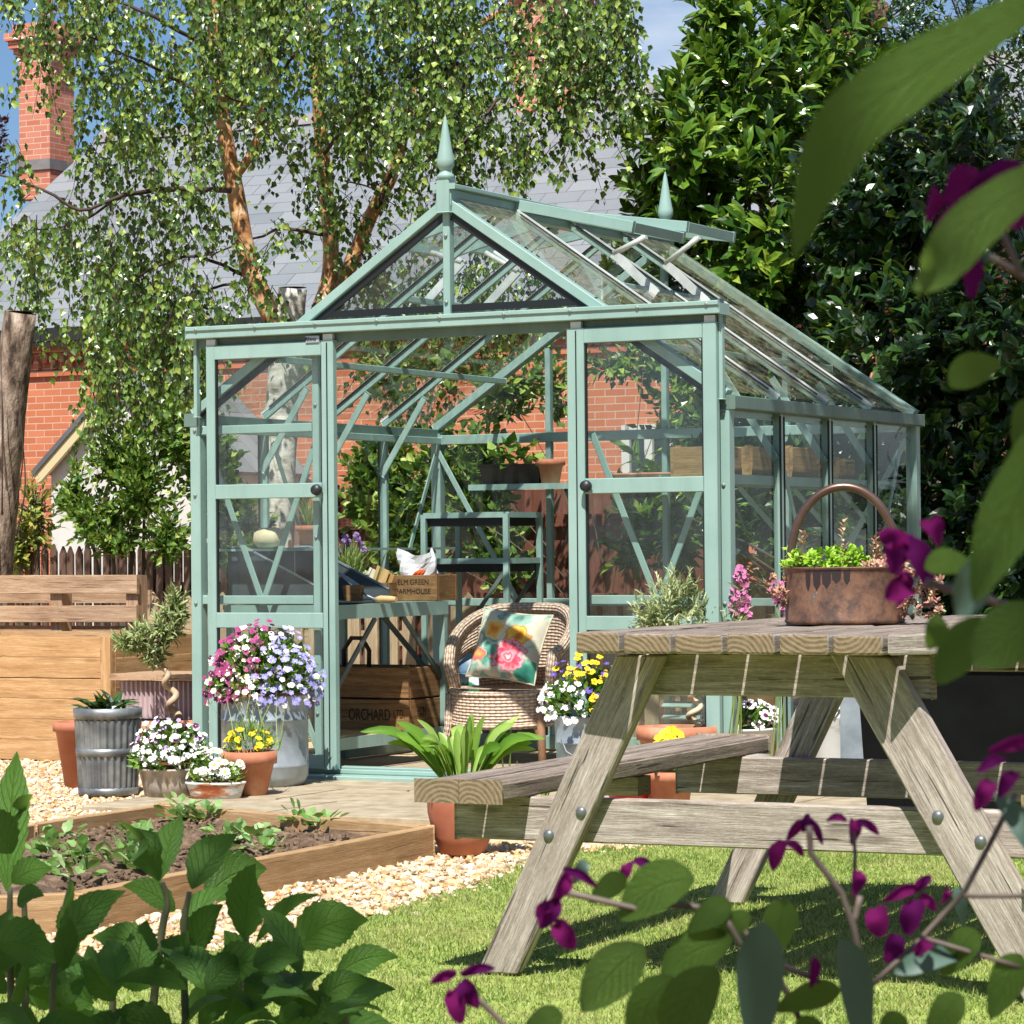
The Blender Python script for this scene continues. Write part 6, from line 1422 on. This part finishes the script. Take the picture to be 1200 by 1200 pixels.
HL = [((187, 1032), (135, 960), 46, 0), ((187, 1032), (213, 955), 40, 1), ((225, 1042), (279, 977), 60, 2), ((205, 1068), (143, 1038), 36, 3), ((240, 1052), (313, 1018), 60, 1), ((286, 1100), (300, 1012), 52, 0), ((212, 1092), (272, 1040), 44, 2), ((222, 1120), (262, 1060), 40, 3),
      ((8, 1045), (20, 880), 44, 1), ((16, 965), (40, 930), 20, 0), ((14, 1035), (62, 1018), 36, 2), ((14, 1000), (-30, 950), 50, 3), ((68, 1112), (148, 1044), 44, 2), ((70, 1095), (83, 1028), 36, 0), ((-5, 1108), (66, 1128), 62, 1), ((20, 1060), (52, 1050), 30, 3),
      ((190, 1135), (108, 1098), 50, 1), ((160, 1148), (172, 1078), 40, 2), ((352, 1142), (301, 1062), 44, 2), ((300, 1104), (374, 1048), 24, 0), ((345, 1112), (432, 1078), 62, 1), ((395, 1142), (468, 1122), 36, 3), ((380, 1200), (445, 1150), 70, 1), ((330, 1180), (380, 1140), 50, 2),
      ((250, 1150), (320, 1130), 55, 0), ((240, 1160), (205, 1110), 50, 1), ((120, 1170), (70, 1130), 60, 2), ((60, 1180), (10, 1140), 60, 0), ((290, 1160), (262, 1090), 44, 3)]
for _ in range(85):
    x, y_ = RN.uniform(-20, 450), RN.uniform(1115, 1240)
    if x > 300 and y_ < 1170: continue
    a = RN.uniform(-.3, PI+.3); L = RN.uniform(55, 95); HL.append(((x, y_), (x+L*math.cos(a), y_-L*math.sin(a)*.7), RN.uniform(26, 56), RN.randrange(4)))
for (b0, t0, w, kk) in HL:
    Y0 = HYD+RN.uniform(-.25, .3); dy = (-.07, .08, .03, -.03)[kk]; k = Y0/F
    p0 = at(*b0, Y0)-hb; p3 = at(*t0, Y0+dy)-hb; md = (p0+p3)/2
    ax = (p3-p0); L = ax.length; arch = Vector((0, 0, .1*L)); n_ = Vector((RN.uniform(-.6, .6), -1 if kk % 2 else -.5, RN.uniform(.2, .9)))
    W_ = w*k*1.0; big_leaf(mb, [p0, p0*.67+p3*.33+arch, p0*.33+p3*.67+arch, p3], [.04*W_, .5*W_, .86*W_, W_, .95*W_, .78*W_, .5*W_, .2*W_, .0], n_, na=4, nl=22, serr=.055, fold=.22, wave=.05)
mb.build('foliage', M_hyd, hy)
def ppt(px, py, Y): return at(px, py, Y)
for pts in ([(150, 1330), (186, 1120), (196, 1060), (190, 1034)], [(230, 1330), (215, 1130), (222, 1045)], [(20, 1330), (12, 1130), (12, 1040)], [(25, 1330), (30, 1150), (28, 1050)], [(125, 1330), (132, 1180), (130, 1115)], [(390, 1330), (370, 1190), (352, 1140)], [(420, 1330), (405, 1190), (395, 1140)], [(270, 1330), (280, 1170), (290, 1095)], [(70, 1330), (62, 1180), (70, 1100)]):
    q = [at(x, y_, HYD+.02)-hb for x, y_ in pts]; q[0].z = max(0, q[0].z); q = [Vector((q[0].x, q[0].y, 0))]+q[1:]; limb(ms, q, .0075, .004, 7)
ms.build('stems', M_hstem, hy)
def salvia(name, label, base, LV, FLW, ST, LVB=()):
    t = thing(name, label, 'shrub', base); mb = MB(); mbb = MB(); clus = []; ms = MB(); b_ = Vector(base)
    for k_, lst in ((0, LV), (1, LVB)):
        for path, w, Y in lst:
            k = Y/F; q = []
            for i, (x, y_) in enumerate(path): q.append(at(x, y_, Y+(i*.012))-b_)
            if len(q) == 2: q = [q[0], q[0]*.6+q[1]*.4+Vector((0, -.004, .003)), q[1]]
            W_ = w*k
            wd = [.1*W_, .55*W_, .86*W_, W_, .96*W_, .75*W_, .42*W_, .02*W_]
            big_leaf(mbb if k_ else mb, q, wd, (RN.uniform(-.25, .25), -1, RN.uniform(.1, .5)), na=4, nl=18, fold=.14, wave=.03)
    for pts, w, Y in FLW:
        k = Y/F; q = [at(x, y_, Y+RN.uniform(-.01, .01))-b_ for x, y_ in pts]; W_ = w*k*.82
        if len(q) == 2: q = [q[0], (q[0]+q[1])/2+Vector((0, -.008, .003)), q[1]]
        for c0, m0 in clus:
            if (Vector(pts[0])-c0).length < 48: mp_ = m0; break
        else:
            mp_ = MB(); clus.append((Vector(pts[0]), mp_))
        big_leaf(mp_, q, [.35*W_, .7*W_, W_, .95*W_, .6*W_, .12*W_], (RN.uniform(-.5, .5), -1, RN.uniform(-.2, .5)), na=3, nl=10, fold=.5, wave=.12)
    for pts, w, Y in ST:
        q = [at(x, y_, Y)-b_ for x, y_ in pts]; ms.tube(sum([[q[i]*(1-u)+q[i+1]*u for u in (0, .34, .67)] for i in range(len(q)-1)], [])+[q[-1]], w*Y/F/2, 7)
    g = at(*ST[0][0][0], ST[0][2])-b_; gd_ = Vector((0, 0, 0)); limb(ms, [gd_, (g+gd_)*.5+Vector((.03, .0, 0)), g], .008, .005, 7)
    mb.build('foliage', M_salv, t); mbb.v and mbb.build('bluish_leaves', M_salvb, t); [m0.build('flower', M_spetal, t) for c0, m0 in clus]; ms.build('stems', M_sstem, t); return t
Y1 = 1.15
base = Vector((at(1330, 1000, Y1).x, Y1, 0))
salvia('tall_salvia', 'tall salvia branch with big out of focus leaves hanging in from the right', base,
    [([(1270, -30), (1150, 40), (1050, 105), (990, 155), (955, 225), (930, 305)], 92, 1.0), ([(1280, 170), (1190, 225), (1130, 275), (1095, 320), (1068, 338)], 66, 1.1), ([(1113, 452), (1172, 424)], 42, 1.5), ([(1215, 470), (1192, 535)], 44, 1.4), ([(1255, 450), (1205, 560), (1168, 640), (1140, 706)], 74, 1.15),
     ([(1084, 666), (1145, 664)], 34, 1.5), ([(1150, 722), (1125, 760), (1098, 802)], 52, 1.35), ([(1225, 712), (1180, 745), (1138, 778)], 72, 1.3), ([(1108, 728), (1088, 762)], 34, 1.5), ([(1225, 585), (1185, 610)], 40, 1.5)],
    [([(1145, 255), (1095, 268)], 30, 1.35), ([(1150, 205), (1110, 240)], 46, 1.35), ([(1195, 195), (1130, 235)], 34, 1.35), ([(1200, 260), (1160, 268)], 36, 1.35), ([(1140, 300), (1112, 320)], 40, 1.4), ([(1130, 300), (1138, 350)], 32, 1.4), ([(1100, 225), (1085, 262)], 26, 1.35),
     ([(1060, 640), (1030, 632)], 32, 1.6), ([(1062, 632), (1090, 690)], 36, 1.6), ([(1062, 625), (1045, 672)], 38, 1.6), ([(1078, 612), (1100, 640)], 34, 1.6), ([(1070, 690), (1038, 702)], 36, 1.6), ([(1058, 668), (1052, 712)], 30, 1.6),
     ([(1215, 870), (1158, 880)], 22, 1.6), ([(1180, 890), (1145, 905)], 20, 1.6), ([(1160, 915), (1143, 950)], 26, 1.6), ([(1190, 905), (1170, 935)], 24, 1.6)],
    [([(1260, 735), (1190, 712), (1130, 695), (1085, 682)], 11, 1.45), ([(1260, 330), (1200, 325), (1160, 300)], 9, 1.4), ([(1195, 320), (1178, 280), (1165, 250)], 8, 1.38)],
    [([(1170, 640), (1140, 690), (1120, 720)], 50, 1.18), ([(1228, 1010), (1165, 930)], 36, 1.6)])
Y2 = 1.9; base = Vector((at(1000, 1300, Y2).x, Y2, 0))
salvia('purple_salvia', 'low purple flowered salvia with soft round leaves along the bottom right', base,
    [([(814, 1030), (770, 1040), (725, 1078)], 62, Y2), ([(755, 1108), (718, 1140), (682, 1186)], 62, Y2), ([(858, 1100), (815, 1115), (774, 1145)], 54, Y2), ([(858, 1060), (805, 1092)], 34, Y2), ([(842, 1135), (805, 1180), (790, 1240)], 66, Y2-.1), ([(790, 1145), (760, 1180), (745, 1240)], 52, Y2-.05), ([(660, 1190), (610, 1215)], 34, Y2),
     ([(735, 1030), (690, 1058)], 30, Y2+.1), ([(920, 1054), (905, 1125)], 42, Y2+.1), ([(1145, 1090), (1104, 1145)], 38, Y2), ([(1196, 1118), (1160, 1195)], 44, Y2), ([(1126, 1165), (1085, 1225)], 40, Y2), ([(985, 1160), (905, 1185)], 34, Y2), ([(700, 1215), (660, 1260)], 50, Y2), ([(880, 1075), (840, 1100)], 28, Y2), ([(960, 1195), (930, 1240)], 40, Y2), ([(1060, 1190), (1030, 1230)], 36, Y2)],
    [([(668, 1022), (648, 1060)], 26, Y2), ([(660, 1018), (700, 1040)], 14, Y2), ([(655, 1055), (634, 1088)], 28, Y2), ([(650, 1082), (672, 1112)], 30, Y2), ([(648, 1060), (628, 1075)], 18, Y2), ([(740, 1010), (730, 1034)], 18, Y2+.2), ([(742, 1008), (768, 1025)], 16, Y2+.2), ([(535, 1140), (505, 1152)], 18, Y2), ([(540, 1142), (580, 1135)], 16, Y2), ([(540, 1150), (560, 1182)], 30, Y2), ([(530, 1160), (540, 1200)], 30, Y2),
     ([(945, 962), (922, 985)], 16, Y2+.2), ([(950, 958), (940, 975)], 18, Y2+.2), ([(950, 962), (964, 990)], 12, Y2+.2), ([(992, 962), (968, 962)], 12, Y2+.2), ([(1000, 960), (998, 990)], 20, Y2+.2), ([(1004, 962), (1030, 978)], 13, Y2+.2), ([(918, 985), (905, 1020)], 26, Y2+.1), ([(922, 988), (942, 1004)], 13, Y2+.1),
     ([(1005, 1020), (1000, 1050)], 24, Y2+.1), ([(1075, 1040), (1035, 1056)], 18, Y2), ([(1070, 1045), (1092, 1028)], 16, Y2), ([(1075, 1055), (1062, 1095)], 34, Y2), ([(1078, 1050), (1096, 1068)], 16, Y2), ([(1025, 1065), (1030, 1098)], 34, Y2+.1), ([(1050, 1095), (1040, 1128)], 30, Y2), ([(1090, 1105), (1072, 1120)], 20, Y2), ([(955, 1122), (950, 1158)], 16, Y2), ([(1110, 1040), (1104, 1060)], 14, Y2)],
    [([(1030, 1290), (1015, 1160), (1000, 1085), (985, 1045), (950, 1000), (948, 968)], 8, Y2+.03), ([(1015, 1160), (1070, 1110), (1130, 1045), (1162, 985), (1190, 930)], 7, Y2+.02), ([(1000, 1085), (1008, 1050)], 8, Y2+.05), ([(960, 1240), (900, 1120), (850, 1070), (800, 1060), (745, 1065), (660, 1045)], 8, Y2+.02), ([(850, 1075), (870, 1110), (960, 1150)], 7, Y2), ([(1130, 1050), (1200, 1050)], 6, Y2), ([(1085, 1100), (1200, 1135)], 6, Y2), ([(640, 1260), (590, 1200), (555, 1165)], 7, Y2), ([(1000, 1060), (1002, 1000), (1000, 975)], 5, Y2+.15)],
    [([(892, 1080), (890, 1140), (886, 1240)], 58, Y2-.02), ([(985, 1100), (1002, 1150), (1012, 1240)], 44, Y2-.03), ([(1048, 1140), (1145, 1112)], 28, Y2), ([(1120, 1040), (1130, 1090)], 16, Y2+.1), ([(690, 1012), (672, 1036)], 18, Y2+.1)])
